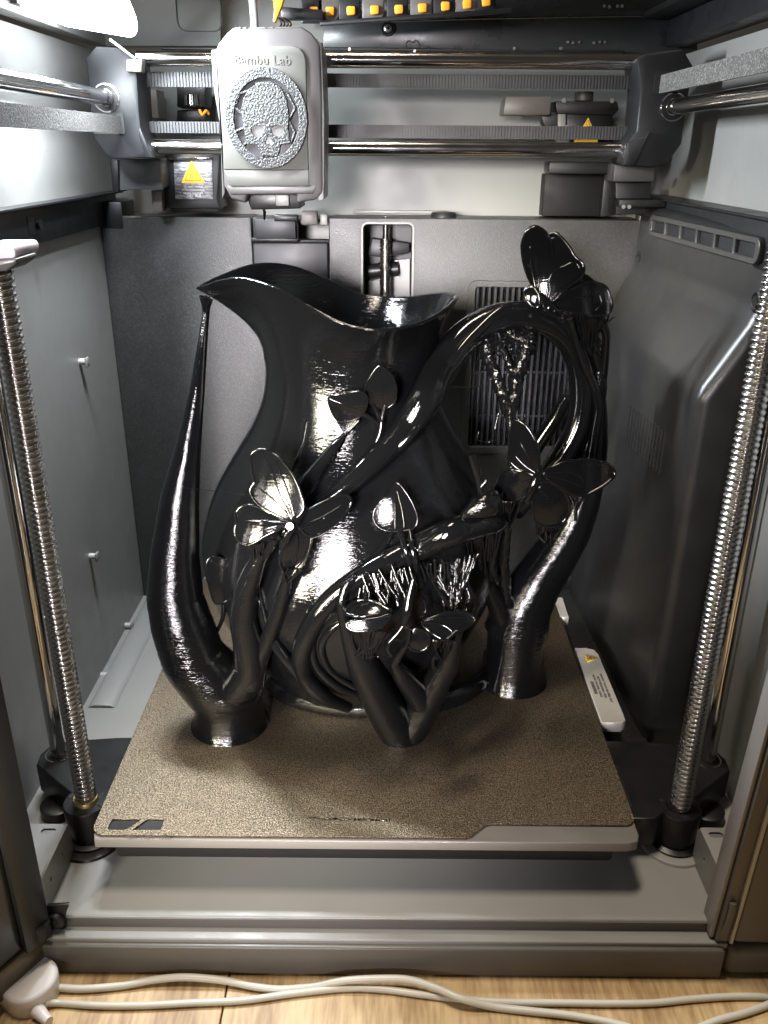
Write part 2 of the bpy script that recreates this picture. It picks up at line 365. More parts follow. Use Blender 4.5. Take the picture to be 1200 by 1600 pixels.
# ================================================================ BACK COVER (textured black) with chute, shaft window, grille
YB = 290.
cov = thing('back_cover', 'textured black plastic cover across the back of the chamber', 'cover panel', (PC, YB, ZF))
zt = 252.5
def X_(px, py=345): return at(px, py, Y=YB)[0]
def Z_(py, px=600): return at(px, py, Y=YB)[2]
w0, w1, wz0, wz1 = X_(567), X_(645), 120., Z_(349)
c0, c1, cz1 = X_(392), X_(515), 252.4
g0, g1, gz1 = X_(741, 450), X_(905, 450), Z_(446, 740)
outer = [(WL+.5, ZF+.5), (178, ZF+.5), (178, zt)]
loop = [(WL+1, ZF+.5), (180, ZF+.5), (180, zt-7), (178, zt-2), (173, zt), (c1+.3, zt), (c1+.3, zt-60), (c0-.3, zt-60), (c0-.3, zt), (WL+7, zt), (WL+2.5, zt-2), (WL+1, zt-7)]
plate2d('cover_face', [loop, rrect(w0, wz0, w1, wz1, 3.5), rrect(g0, 95, g1, gz1, 3)], 3, (0, YB, 0), (1, 0, 0), (0, 0, 1), TEX, cov, bevel=.7)
# plate2d extrudes towards -Y: so face spans YB-3..YB.  top surface going back
bm = newbm(); box(bm, (WL+3, YB-.8, zt-3), (c0-.6, 329, zt-.2)); bev(bm, 2.2, 4); obj('cover_top', bm, TEX, cov)
bm = newbm(); box(bm, (c1+.6, YB-.8, zt-3), (178, 329, zt-.2)); bev(bm, 2.2, 4); obj('cover_top', bm, TEX, cov)
bm = newbm(); box(bm, (c0-.6, YB+6, zt-3), (c1+.6, 329, zt-1)); obj('cover_top', bm, BLACK, cov)
# chute block
bm = newbm(); box(bm, (c0+.5, YB+4, zt-62), (c1-.5, YB+10, zt-14)); bev(bm, 1, 2); obj('chute_back', bm, DARK, cov)
ch = thing('purge_chute', 'dark grey waste chute with small flap below the print head', 'chute', ((c0+c1)/2, YB, zt-60))
bm = newbm(); a = pbox(bm, 395, 378, 514, 470, YB-1, 5); bev(bm, 1.5, 3); obj('chute_face', bm, DARK, ch)
bm = newbm(); pbox(bm, 398, 342, 462, 373, YB-7, 5); bev(bm, .6, 2); obj('flap', bm, DARK, ch)
bm = newbm(); pbox(bm, 395, 340, 466, 379, YB-1.5, 2); bev(bm, .6, 2); obj('flap_recess', bm, BLACK, ch)
bm = newbm(); pbox(bm, 428, 336, 465, 346, YB-9, 9); bev(bm, .8, 2); obj('wiper_pad', bm, BLACK, ch)
bm = newbm(); pbox(bm, 470, 330, 496, 352, YB-8, 9); bev(bm, 1.2, 2); obj('wiper_block', bm, WARMGREY, ch)
bm = newbm(); pbox(bm, 500, 334, 512, 352, YB-6, 7); bev(bm, 1.2, 2); obj('wiper_post', bm, GREY, ch)
bm = newbm(); pbox(bm, 392, 372, 466, 378, YB-4, 4); bev(bm, .5, 2); obj('flap_lip', bm, BLACK, ch)
# shaft window rim, inside, rear screw
plate2d('window_rim', [rrect(w0-1, wz0-1, w1+1, wz1+1, 4.3), rrect(w0, wz0, w1, wz1, 3.4)], 1.2, (0, YB-2.9, 0), (1, 0, 0), (0, 0, 1), mat('rim_grey', (.16, .16, .15), .35), cov, bevel=.25)
bm = newbm(); box(bm, (w0-6, 326, 60), (w1+6, 328, zt-3)); obj('window_back', bm, BLACK, cov)
bm = newbm(); ppoly(bm, [(582, 372), (640, 380), (640, 395), (610, 402), (572, 400)], 312, 8); bev(bm, 1, 2); obj('belt_tensioner', bm, DARK, cov)
bm = newbm(); cyl(bm, at(560, 425, Y=314), at(622, 420, Y=314), 5, 16); obj('idler_shaft', bm, BLACK, cov)
bm = newbm(); ppoly(bm, [(600, 408), (640, 405), (640, 470), (575, 470), (575, 440), (600, 435)], 320, 4); obj('inner_plate', bm, GREY, cov)
def leadscrew(name, label, x, y, z0, z1, r, group, tip=None):
    t = thing(name, label, 'lead screw', (x, y, z0), group)
    bm = newbm(); seg = 22; pitch = 2.7*(r/5.2); n = int((z1-z0)/pitch*10); rings = []
    for i in range(n+1):
        z = z0+(z1-z0)*i/n; ring = []
        for k in range(seg):
            ph = ((z-z0)/pitch-k/seg) % 1.0
            tr = .5-.5*math.cos(2*math.pi*ph); tr = tr**.8
            rr = r*(.80+.20*tr); a = 2*math.pi*k/seg
            ring.append(bm.verts.new(((x+rr*math.cos(a))*MM, (y+rr*math.sin(a))*MM, z*MM)))
        rings.append(ring)
    for i in range(n):
        for k in range(seg): bm.faces.new([rings[i][k], rings[i][(k+1)%seg], rings[i+1][(k+1)%seg], rings[i+1][k]])
    bm.faces.new(rings[0][::-1]); bm.faces.new(rings[-1])
    obj('thread', bm, SCREW, t, 60)
    if tip:
        bm = newbm(); cyl(bm, (x, y, z1), (x, y, z1+tip), r*.5, 14); obj('journal', bm, STEEL, t)
    return t
p = at(602, 420, Y=303)
leadscrew('lead_screw', 'brass toned lead screw inside the window of the back cover', p[0], 303, 40, at(602, 372, Y=303)[2], 4.1, 'vertical lead screws of the bed', 14)
GRP = 'vertical lead screws of the bed'
leadscrew('lead_screw', 'steel lead screw standing at the left front of the bed', -141.6, 32.0, -26, 262, 5.3, GRP)
leadscrew('lead_screw', 'steel lead screw standing at the right front of the bed', 156.8, 30.0, -26, 300, 5.3, GRP)
for x, y, s in ((-167.5, 66, 'left'), (183, 66, 'right')):
    bm = newbm(); cyl(bm, (x, y, ZF), (x, y, 300), 4.1, 28); tag(obj('smooth_rod', bm, STEEL), 'polished smooth guide rod behind the %s lead screw' % s, 'guide rod', 'vertical guide rods')
t = thing('screw_top_bracket', 'pale lilac bracket holding the top of the left lead screw', 'bracket', at(0, 430, Y=24))
slab([(-40,384),(20,384),(24,392),(24,404),(-40,408)], 20, 24, mat('lilac_plastic', (.50,.46,.48), .4), t, 'bracket_top', 1.2)
slab([(-40,408),(25,404),(25,412),(8,424),(-40,428)], 17, 20, HEAD, t, 'bracket_nose', 1.5)
# grille
grille = thing('vent_grille', 'black louvred vent grille with upright slats behind the jug handle', 'vent grille', ((g0+g1)/2, YB, 95))
plate2d('grille_frame', [rrect(g0-4, 91, g1+4, gz1+3.5, 5), rrect(g0, 95, g1, gz1, 3)], 1.2, (0, YB-3.6, 0), (1, 0, 0), (0, 0, 1), TEX, grille, bevel=.3)
n = int((g1-g0)/4.05)
slat0 = None
for i in range(n):
    x = g0+2.2+i*4.05
    if slat0 is None:
        bm = newbm(); box(bm, (x-1.1, YB-3.2, 95), (x+1.1, YB+3, gz1)); bev(bm, .4, 1); slat0 = obj('slat', bm, DARK, grille)
    else:
        s = slat0.copy(); COL.objects.link(s); s.location.x += i*4.05*MM
for zz in (187, 150, 118):
    bm = newbm(); box(bm, (g0, YB-1, zz-.8), (g1, YB+2.6, zz+.8)); obj('cross_bar', bm, DARK, grille)
bm = newbm(); box(bm, (g0-2, YB+8, 90), (g1+2, YB+10, gz1+2)); obj('grille_backing', bm, RECESS, grille)
# round button on top
bm = newbm(); c = at(693, 337, Y=300); lathe(bm, (c[0], 300, zt-.5), [(0, 8.6), (3, 8.6), (4.2, 7.6)], 32); tag(obj('round_cap', bm, DARK), 'low round dark cap on the top edge of the back cover', 'cap')
bm = newbm(); pbox(bm, 552, 329, 700, 334, 322, 5); bev(bm, .8, 2); tag(obj('top_strip', bm, GREY), 'thin grey strip lying on the back cover beside the round cap', 'strip')

# ================================================================ RIGHT BULGING COVER
sc = thing('side_cover', 'satin black bulging cover with sloping shoulder along the right wall', 'cover panel', (170, 190, ZF))
prof = [(197, ZF+.5), (160.0, ZF+.5), (160.0, 184), (183.5, 224), (183.5, 262), (197, 262)]
bm = newbm(); prism(bm, [(x, 100, z) for x, z in prof], (0, 188, 0))
# taper towards the back: inner face leans inward
for v in bm.verts:
    if v.co.y > .2 and v.co.x < .19: v.co.x -= .008 if v.co.z < .2 else .0105
bev(bm, 7, 5, 12); obj('cover_shell', bm, mat('satin_black_shell', (.017, .017, .017), .34, noise=[(1300, .35, .22)]), sc, 60)
for (px, py) in ((999, 404), (1183, 471)):
    X = 183.3 if px > 1100 else 174.5
    c = at(px, py, X=X)
    bm = newbm(); lathe(bm, c-np.array([-1.5,0,0]), [(0, 5.6), (2.2, 5.4), (2.7, 4.2), (1.7, 3.3)], 26, (-1, 0, 0)); obj('screw_boss', bm, DARK, sc)
    bm = newbm(); lathe(bm, c-np.array([.1,0,0]), [(0, 3.0), (1.1, 2.8), (.9, 1.2)], 16, (-1, 0, 0)); obj('screw', bm, BLACK, sc)
c_ = cr([at(1003,338,Y=290.0), at(991,372,Y=290.0), at(984,398,Y=290.0), at(965,425,Y=290.0), at(938,460,Y=290.0), at(924,482,Y=290.0), at(922,560,Y=290.0)], 2)
bm = newbm(); sweep(bm, c_, [3.4]*len(c_), 14); obj('seam_highlight_bead', bm, TEX, sc)  # rounded bead added along the crease to catch a bright highlight
# small side grille (fine upright ribs)
X0 = 155.2
bm = newbm()
A = at(985, 632, X=X0); B = at(1030, 672, X=X0); C = at(985, 705, X=X0)
for i in range(12):
    y = A[1]+(B[1]-A[1])*i/11; zc = A[2]+(B[2]-A[2])*i/11-1
    xf = 160-8*(y-100)/188; box(bm, (xf+2, y-.9, zc-24), (xf-.7, y+.9, zc))
obj('rib_grille', bm, SMOOTHBLK, sc)
bm = newbm(); box(bm, (139, 84, ZF+.3), (163, 287, ZF+9)); bev(bm, 2, 3); obj('cover_foot', bm, SMOOTHBLK, sc)
# ================================================================ SIDE BEAMS
lb = thing('left_beam', 'black beam with clip hole running along the top of the left wall', 'beam', (WL+5, 150, 247))
bm = newbm(); prism(bm, [(WL, -30, 247.5), (WL+4, -30, 247.5), (WL+4, -30, 266), (WL, -30, 266)], (0, 345, 0)); bev(bm, .6, 2); obj('beam_face', bm, DARK, lb)
bm = newbm(); box(bm, (WL+.5, -30, 266.2), (WL+9, 318, 267.6)); bev(bm, .3, 1); obj('top_flange', bm, DARK, lb)
c = at(50, 352, X=WL+4)
bm = newbm(); box(bm, (WL+2, c[1]-6, c[2]-5), (WL+4.6, c[1]+6, c[2]+5)); bev(bm, 1, 2); obj('clip_hole', bm, RECESS, lb)
bm = newbm(); cyl(bm, (WL+3, c[1]+5, c[2]), (WL+7, c[1]+5, c[2]), 2.6, 16); obj('clip_knob', bm, BLACK, lb)
bm = newbm(); box(bm, (WL+3, 286, 245), (WL+16, 316, 262)); bev(bm, 1, 2); obj('beam_end', bm, BLACK, lb)
rb = thing('right_beam', 'black beam with slotted vent along the top of the right cover', 'beam', (WR-5, 150, 262))
XB = 181.
bm = newbm(); box(bm, (XB+1.6, -30, 244), (WR, 330, 266)); bev(bm, .8, 2); obj('beam_face', bm, DARK, rb)
bm = newbm(); box(bm, (XB-1, -30, 266.2), (WR, 318, 267.6)); bev(bm, .3, 1); obj('top_flange', bm, BLACK, rb)
ya, yb_ = at(1038, 350, X=XB)[1], at(1190, 385, X=XB)[1]
zz0, zz1 = 246.8, 258.2
y0, y1 = min(ya, yb_), max(ya, yb_)
holes = []; npan = 6
wv = (y1-y0-6)/npan
ring = [rrect(y0, zz0, y1, zz1, 4.5)]
for i in range(npan): holes.append(rrect(y0+3+i*wv+.7, zz0+2, y0+3+(i+1)*wv-.7, zz1-2, 1.2))
plate2d('vent_frame', ring+holes, 2.6, (186.2, 0, 0), (-.0557, .998, 0), (0, 0, 1), mat('vent_dark_grey', (.035,.035,.034), .35), rb, bevel=.5)
plate2d('vent_recess', [rrect(y0+2, zz0+1.5, y1-2, zz1-1.5, 2)], .5, (188.0, 0, 0), (-.0557, .998, 0), (0, 0, 1), RECESS, rb)
# wall clips left
def clip(px, py, i, lab):
    c = at(px, py, X=WL)
    t = thing('wall_clip', lab, 'clip', c, 'small metal clips on the left wall')
    bm = newbm(); cyl(bm, c, c+np.array([5.5, 0, 0]), 2.1, 12); obj('stud', bm, PALE, t)
    bm = newbm(); box(bm, c+np.array([4, -2.6, -3.2]), c+np.array([5.6, 2.6, 2.6])); bev(bm, .6, 2); obj('tab', bm, GREY, t)
clip(124, 565, 0, 'upper small metal clip on the bare left wall')
clip(140, 869, 1, 'lower small metal clip in the middle of the left wall')
clip(196, 977, 2, 'small clip where left wall meets the floor, further back')
clip(158, 1055, 3, 'small clip where left wall meets the floor, nearer the front')
clip(64, 968, 4, 'small metal clip half hidden behind the left lead screw')

# ================================================================ GANTRY
YR = 245.
gan = thing('gantry', 'crosswise gantry of two polished rods between black end blocks', 'gantry', (PC, YR, 290))
for py, nm in ((94, 'upper'), (232, 'lower')):
    a = at(215, py-2.5, Y=YR); b = at(1000, py+3, Y=YR)
    z = (a[2]+b[2])/2
    bm = newbm(); cyl(bm, (a[0], YR, z), (b[0], YR, z), 4.2, 32); obj('rod', bm, STEEL, gan)
RP = [(995,93),(1010,84),(1067,76),(1084,104),(1079,132),(1071,177),(1065,225),(1042,257),(1020,262),(975,258),(972,244),(980,222),(995,205),(1001,142)]
slab(RP, 231, 30, DARK, gan, 'end_block', 1.2)
slab([(975,258),(981,222),(1010,214),(1016,205),(1000,243),(990,258)], 227, 6, DARK, gan, 'block_foot', .8)
LP = [(132,92),(150,72),(190,74),(214,92),(214,117),(217,170),(220,202),(234,234),(240,246),(177,249),(166,242),(147,217),(142,180),(139,140)]
slab(LP, 231, 30, DARK, gan, 'end_block', 1.2)
slab([(197,92),(222,92),(221,113),(196,112)], 226, 8, WARMGREY, gan, 'block_cap', .8)
slab([(120+98, 60+138), (120+112, 60+172), (120+120, 60+186), (120+108, 60+186), (120+96, 60+150)], 226, 5, DARK, gan, 'block_foot', .5)
# left/right rods running towards the viewer
def yrod(cx, cy, X1, side):
    c = at(cx, cy, Y=231)
    bm = newbm(); cyl(bm, (c[0], 255, c[2]), (c[0], -25, c[2]), 4.2, 32)
    tag(obj('side_rod', bm, STEEL), 'polished rod running forward along the upper %s wall' % side, 'guide rod', 'side rods of the gantry')
    bm = newbm(); lathe(bm, (c[0], 231.5, c[2]), [(0, 7.6), (1.2, 7.6), (1.2, 6.9), (.4, 6.4), (.4, 4.4), (1.6, 4.4)], 36, (0, -1, 0)); obj('bearing_ring', bm, STEEL, gan)
yrod(166, 153, 0, 'left'); yrod(1052, 167, 0, 'right')
def slotblock(x0, y0, x1, y1):
    a = at(x0, y0, Y=230.8); b = at(x1, y1, Y=230.8)
    plate2d('belt_slot', [rrect(min(a[0],b[0]), min(a[2],b[2]), max(a[0],b[0]), max(a[2],b[2]), 1.5)], .6, (0, 230.9, 0), (1, 0, 0), (0, 0, 1), RECESS, gan)
slotblock(142, 176, 196, 210); slotblock(1024, 112, 1062, 146)
# side belts (fabric back shows)
def sidebelt(p0, p1, X, hgt, side):
    a = at(*p0, X=X); b = at(*p1, X=X)
    bm = newbm(); z = a[2]; box(bm, (X-.8, -25, z-hgt/2), (X+.8, 246, z+hgt/2)); tag(obj('side_belt', bm, FABRIC), 'rough dark belt running forward along the upper %s wall' % side, 'belt', 'drive belts')
def sb(px, py, side):
    c = at(px, py, Y=232); X = c[0]
    bm = newbm(); box(bm, (X-.8, -25, c[2]-4.6), (X+.8, 246, c[2]+4.6)); tag(obj('side_belt', bm, FABRIC), 'rough dark belt running forward along the upper %s wall' % side, 'belt', 'drive belts')
sb(188, 195, 'left'); sb(1032, 132, 'right')
# cross belts with real teeth
def belt(x0, x1, pya, pyb, Y, lab):
    a = at(x0, (pya+pyb)/2, Y=Y); b = at(x1, (pya+pyb)/2+ (x1-x0)*.0075, Y=Y)
    zt_ = at((x0+x1)/2, pya, Y=Y)[2]; zb_ = at((x0+x1)/2, pyb, Y=Y)[2]
    bm = newbm(); box(bm, (a[0], Y+1.0, zb_), (b[0], Y+1.8, zt_))
    x = a[0]
    while x < b[0]-1: box(bm, (x, Y, zb_+.1), (x+1.0, Y+1.1, zt_-.1)); x += 1.85
    tag(obj('toothed_belt', bm, BELT, smooth=0), lab, 'belt', 'drive belts')
belt(228, 345, 112, 136, 252, 'upper toothed belt left of the print head'); belt(500, 1000, 116, 138, 252, 'upper toothed belt right of the print head')
belt(228, 350, 190, 208, 252, 'lower toothed belt left of the print head'); belt(500, 985, 196, 217, 252, 'lower toothed belt right of the print head')

# ================================================================ THINGS BEHIND THE GANTRY
def cable(name, P, r, m, parent=None, seg=10):
    c = cr(P, 2); bm = newbm(); sweep(bm, c, [r]*len(c), seg); return obj(name, bm, m, parent)
# right motor
mo = thing('stepper_motor', 'black stepper motor with yellow warning sign behind the right belts', 'motor', at(915, 230, Y=285))
slab([(868,158),(965,158),(967,172),(960,180),(870,178)], 284, 26, DARK, mo, 'top_plate', .8)
slab([(884,176),(958,176),(958,226),(884,226)], 288, 26, BLACK, mo, 'motor_body', 1)
slab([(872,178),(884,178),(884,196),(890,196),(890,224),(872,224)], 286, 10, GREY, mo, 'side_bracket', .5)
c = at(918, 196, Y=287)
def tri(c, r, m, mi, parent, ax=(1,0,0), ay=(0,0,1)):
    T = [(0, r), (-.9*r, -.62*r), (.9*r, -.62*r)]
    n = np.cross(ax, ay); n = n/np.linalg.norm(n)
    plate2d('warning_triangle', [T], .3, c, ax, ay, m, parent)
    T2 = [(x*.72, y*.72-.02*r) for x, y in T]; T3 = [(x*.62, y*.62-.03*r) for x, y in T]
    plate2d('warning_border', [T2, T3], .15, c+n*.3, ax, ay, mi, parent)
    for k in (-1, 0, 1):
        pts = [(k*.17*r-.035*r, -.28*r), (k*.17*r+.035*r, -.28*r), (k*.17*r+.06*r, -.05*r), (k*.17*r+.02*r, .14*r), (k*.17*r-.04*r, .14*r), (k*.17*r, -.05*r)]
        plate2d('heat_mark', [pts], .15, c+n*.3, ax, ay, mi, parent)
tri(c, 4.6, YEL, INK, mo)
bm = newbm(); pbox(bm, 898, 217, 934, 222, 286, 2); obj('warning_stripe', bm, YEL, mo)
text('caution_text', 'CAUTION HOT', 1.7, at(916, 225, Y=285.5), (1,0,0), (0,0,1), WHT, mo, .05)
bm = newbm(); cc = at(912, 152, Y=290); lathe(bm, cc-np.array([0,0,2]), [(0, 6), (5, 6)], 20); obj('pulley', bm, BELT, mo)
for k, (px, py) in enumerate(((881, 157), (956, 157))):
    bm = newbm(); c = at(px, py, Y=283); lathe(bm, c, [(0, 1.6), (.6, 1.4)], 12, (0, -1, 0)); obj('bolt', bm, SILVER, mo)
t = thing('grey_sensor_box', 'grey box on an arm left of the right motor', 'box', at(825, 180, Y=282))
slab([(790,151),(862,151),(860,180),(786,180)], 278, 22, WARMGREY, t, 'box_body', 1)
slab([(845,178),(888,172),(888,196),(862,206),(850,196)], 288, 12, DARK, t, 'arm', .8)
bm = newbm(); pbox(bm, 858, 253, 953, 272, 280, 20); bev(bm, 1, 2); tag(obj('lower_bracket', bm, DARK), 'dark bar under the right end of the lower rod', 'bracket')
bm = newbm(); pbox(bm, 850, 272, 942, 338, 312, 16); bev(bm, .6, 2); tag(obj('black_column', bm, mat('flat_black', (.006,.006,.006), .6, spec=.2)), 'wide black upright panel behind the right end of the lower rod', 'panel')
bm = newbm(); pbox(bm, 942, 262, 960, 338, 305, 20); bev(bm, .6, 2); tag(obj('narrow_column', bm, DARK), 'narrow dark upright behind the right end block', 'panel')
t = thing('right_stop_block', 'grey block below the right end block of the gantry', 'block', at(990, 283, Y=275))
slab([(961,256),(1024,258),(1022,284),(958,284)], 262, 25, mat('block_grey', (.05,.05,.053), .45), t, 'block_top', .8)
slab([(962,284),(1018,284),(1016,334),(962,336)], 280, 20, DARK, t, 'block_leg', .8)
bm = newbm(); pbox(bm, 968, 312, 1040, 324, 262, 20); bev(bm, .5, 2); obj('block_shelf', bm, BLACK, t)
for px in (974, 983):
    bm = newbm(); c = at(px, 323, Y=261); lathe(bm, c, [(0, 1.4), (.8, 1.2)], 10, (0, -1, 0)); obj('bolt', bm, SILVER, t)
# left motor with label
ml = thing('left_motor', 'black motor with a caution label left of the print head', 'motor', at(300, 330, Y=282))
slab([(252,240),(344,240),(340,312),(345,326),(255,326)], 278, 28, BLACK, ml, 'motor_body', 1)
slab([(262,246),(330,246),(326,250),(266,250)], 274, 6, STEEL, ml, 'top_lip', .3)
slab([(271,247),(331,247),(333,311),(274,311)], 276.5, 1.2, LBL, ml, 'caution_label', .1)
tri(at(301, 272, Y=275.9), 8.4, YEL, mat('sign_brown', (.35,.12,.0), .5), ml)
for k, s in enumerate(('CAUTION HOT', 'DO NOT TOUCH', 'ATTENTION CHAUD', 'NE PAS TOUCHER')):
    text('caution_text', s, 1.55, at(302, 287+k*5, Y=276.2), (1,0,0), (0,0,1), WHT, ml, .05)
text('caution_text', '\u5c0f\u5fc3  \u9ad8\u6e29', 2.1, at(303, 306, Y=276.2), (1,0,0), (0,0,1), WHT, ml, .05)
slab([(266,313),(340,313),(342,332),(268,332)], 284, 20, DARK, ml, 'motor_foot', .6)
t = thing('left_stop_block', 'blue grey block below the left end block of the gantry', 'block', at(218, 293, Y=272))
slab([(186,249),(250,247),(254,294),(187,298)], 258, 25, mat('block_bluegrey', (.06,.063,.066), .45), t, 'block_top', .8)
slab([(236,298),(253,298),(254,330),(238,330)], 272, 14, WARMGREY, t, 'block_leg', .6)
slab([(172,250),(184,250),(186,300),(176,302)], 280, 20, DARK, t, 'block_side', .5)
t = thing('rear_pulley', 'black pulley with a small orange cable seen between the left belts', 'pulley', at(298, 180, Y=305))
slab([(276,132),(322,132),(322,168),(276,168)], 296, 20, BLACK, t, 'pulley_housing', 1)
slab([(276,172),(322,170),(322,190),(276,190)], 300, 14, BLACK, t, 'pulley_base', 1)
bm = newbm(); c = at(299, 158, Y=296); lathe(bm, c-np.array([0,0,2.5]), [(0, 5), (6, 5)], 20); obj('pulley_wheel', bm, STEEL, t)
cable('orange_wire', [at(312,172,Y=292), at(316,180,Y=290), at(322,173,Y=292), at(326,178,Y=294)], .9, ORG, t)
bm = newbm(); pbox(bm, 218, 140, 246, 184, 300, 20); tag(obj('inner_panel', bm, GREY), 'grey panel seen between the belts beside the left end block', 'panel')
# ================================================================ TOP: flange, black panel, chain
up = thing('upper_back_panel', 'dark sheet panel across the top back with rivet pairs and one bolt', 'panel', at(800, 80, Y=316))
slab([(505,38),(760,30),(1090,24),(1090,90),(790,78),(505,74)], 314, 4, mat('upper_panel_grey', (.035,.036,.037), .3, noise=[(1200,.1,.1)]), up, 'panel_sheet', .5)
slab([(470,-40),(1060,-40),(1060,26),(1000,24),(760,28),(505,36),(470,36)], 309, 4, mat('upper_panel_black', (.012,.013,.014), .28, noise=[(1200,.1,.1)]), up, 'panel_upper', .5)
slab([(150,-40),(345,-40),(345,72),(150,72)], 314, 4, GREY_UP, up, 'panel_left', .5)
plate2d('access_cover', [rrect(at(277,49,Y=312)[0], at(277,49,Y=312)[2], at(345,0,Y=312)[0], at(345,-14,Y=312)[2], 6), rrect(at(277,49,Y=312)[0]+.5, at(277,49,Y=312)[2]+.5, at(345,0,Y=312)[0]-.5, at(345,-14,Y=312)[2]-.5, 5.6)], .8, (0, 313.6, 0), (1,0,0), (0,0,1), DARK, up)
bm = newbm(); c = at(606, 45, Y=313.8)
lathe(bm, c, [(0, 4.4), (1.2, 4.2), (1.2, 2.9), (.7, 2.7)], 28, (0, -1, 0)); obj('bolt_washer', bm, BLACK, up)
bm = newbm(); lathe(bm, c, [(0, 2.6), (2.2, 2.4), (2.6, 1.6)], 20, (0, -1, 0)); obj('bolt_head', bm, SILVER, up)
bm = newbm(); lathe(bm, c+np.array([0,-2.6,0]), [(0, 1.0), (.3, .8)], 6, (0, -1, 0)); obj('bolt_socket', bm, RECESS, up)
for px, py in ((887,66),(895,67),(905,66),(928,67),(937,66),(945,66),(944,10),(952,11),(965,10),(972,10)):
    bm = newbm(); c = at(px, py, Y=308.5 if py < 20 else 313.6); lathe(bm, c, [(0, 1.1), (.7, .8)], 10, (0, -1, 0)); obj('rivet', bm, SILVER, up)
# stray black filament curl on the flange
tag(cable('filament_curl', [at(x, y, Y=311.5) for x, y in ((636,77),(634,68),(640,63),(645,67),(650,62),(655,68),(657,76),(664,75),(670,72),(674,76),(680,75))], .28, RECESS, None, 6), 'thin stray black filament curl caught above the upper rod', 'filament scrap')
bm = newbm(); box(bm, (PC-145, 308, at(600,76,Y=308)[2]-1.4), (PC+150, 318, at(600,76,Y=308)[2])); bev(bm, .3, 1); tag(obj('rear_rail', bm, DARK), 'thin dark rail just above the upper gantry rod', 'rail')
for px, py, lb_ in ((546,77,'leftmost'),(648,80,'second from the left'),(803,76,'third from the left'),(876,76,'rightmost')):
    bm = newbm(); c = at(px, py, Y=307.5); lathe(bm, c, [(0, 1.2), (.8, 1.0)], 10, (0, -1, 0)); tag(obj('rail_screw', bm, SILVER), 'tiny bright screw on the thin top rail, %s of four' % lb_, 'screw', 'screws along the thin rail')
# right upper frame beam
ub = thing('right_upper_frame', 'black upper frame rail rising toward the viewer at top right', 'frame rail', at(1060, 60, X=178))
P = [at(995, 82, Y=300), at(1067, 76, Y=262)]
zr = at(1200, 31, X=WR)[2]
bm = newbm(); box(bm, (WR-14, -25, zr), (WR+2, 310, zr+15)); bev(bm, .8, 2); obj('rail_side', bm, DARK, ub)
bm = newbm(); box(bm, (WR-30, -25, zr+15.3), (WR+2, 310, zr+19)); bev(bm, .6, 2); obj('rail_top', bm, BLACK, ub)
bm = newbm(); sweep(bm, cr([at(1063,22,Y=300), at(1061,36,Y=300), at(1068,40,Y=296), at(1072,28,Y=296), at(1082,10,Y=294), at(1095,2,Y=290)], 1), [1.6]*len(cr([at(1063,22,Y=300), at(1061,36,Y=300), at(1068,40,Y=296), at(1072,28,Y=296), at(1082,10,Y=294), at(1095,2,Y=290)], 1)), 8); obj('catch', bm, DARK, ub)
bm = newbm(); c = at(1109, 8, Y=280); lathe(bm, c, [(0, 3.2), (1.2, 2.8)], 16, (0, -1, 0)); obj('bolt', bm, DARK, ub)
lu = thing('left_upper_frame', 'pale upper frame rail behind the lamp at top left', 'frame rail', (WL+5, 150, 350))
zl = at(0, 22, X=WL)[2]
bm = newbm(); box(bm, (WL-1, -25, zl), (WL+9, 312, zl+16)); bev(bm, .8, 2); obj('rail_side', bm, GREY, lu)
# ================================================================ LAMP
lp = thing('chamber_lamp', 'glaring white lamp bar in the upper left corner of the chamber', 'lamp', (-152, 182, 356))
bm = newbm(); prism(bm, [(-172, 168, 356), (-131, 168, 350), (-129, 168, 358), (-134, 168, 372), (-172, 168, 374)], (0, 62, 0)); bev(bm, 4, 4); obj('diffuser', bm, LEDM, lp)
bm = newbm(); box(bm, (-177, 164, 358), (-170, 236, 378)); bev(bm, .6, 2); obj('housing', bm, WARMGREY, lp)
bm = newbm(); box(bm, (-176, 120, 374.5), (-126, 236, 378)); bev(bm, .6, 2); obj('housing_top', bm, WARMGREY, lp)
bm = newbm(); cyl(bm, at(172, 62, Y=232), at(212, 92, Y=226), .8, 8, .5); obj('slanted_white_tube', bm, WHT, lp)  # short thin white tube slanting down beside the lamp

# ================================================================ CABLE CHAIN (top)
chn = thing('cable_chain', 'dark cable chain with orange inserts along the top edge', 'cable chain', at(600, 20, Y=262))
nodes = [(452, 22), (490, 20), (515, 20), (548, 19), (585, 18), (623, 17), (660, 15), (696, 12), (730, 9), (760, 5)]
for i, (px, py) in enumerate(nodes[1:]):
    Yc = 258
    slab([(px-19, py-22), (px+15, py-22), (px+15, py+6), (px+9, py+12), (px-19, py+12)], Yc, 12, WARMGREY if i % 2 else DARK, chn, 'chain_link', .8)
    slab([(px-7, py-10), (px+7, py-10), (px+7, py+4), (px-6, py+5)], Yc-2.5, 4, ORG, chn, 'orange_insert', 1)
slab([(425, -12), (446, -12), (440, 10), (430, 35), (426, 34), (428, 15)], 236, 5, ORG, chn, 'orange_end_clip', 1)
slab([(436, 10), (505, 15), (505, 30), (440, 30)], 250, 8, BLACK, chn, 'chain_end', 1)
slab([(500, 33), (800, 12), (800, 20), (500, 40)], 256, 3, BLACK, chn, 'chain_lower_edge', .4)
tag(cable('filament_tube', [at(398, 50, Y=214), at(397, 25, Y=218), at(394, -15, Y=224), at(392, -80, Y=230)], 2.2, mat('grey_tube', (.16,.165,.19), .35), None, 14), 'grey filament tube rising from the top of the print head', 'tube')

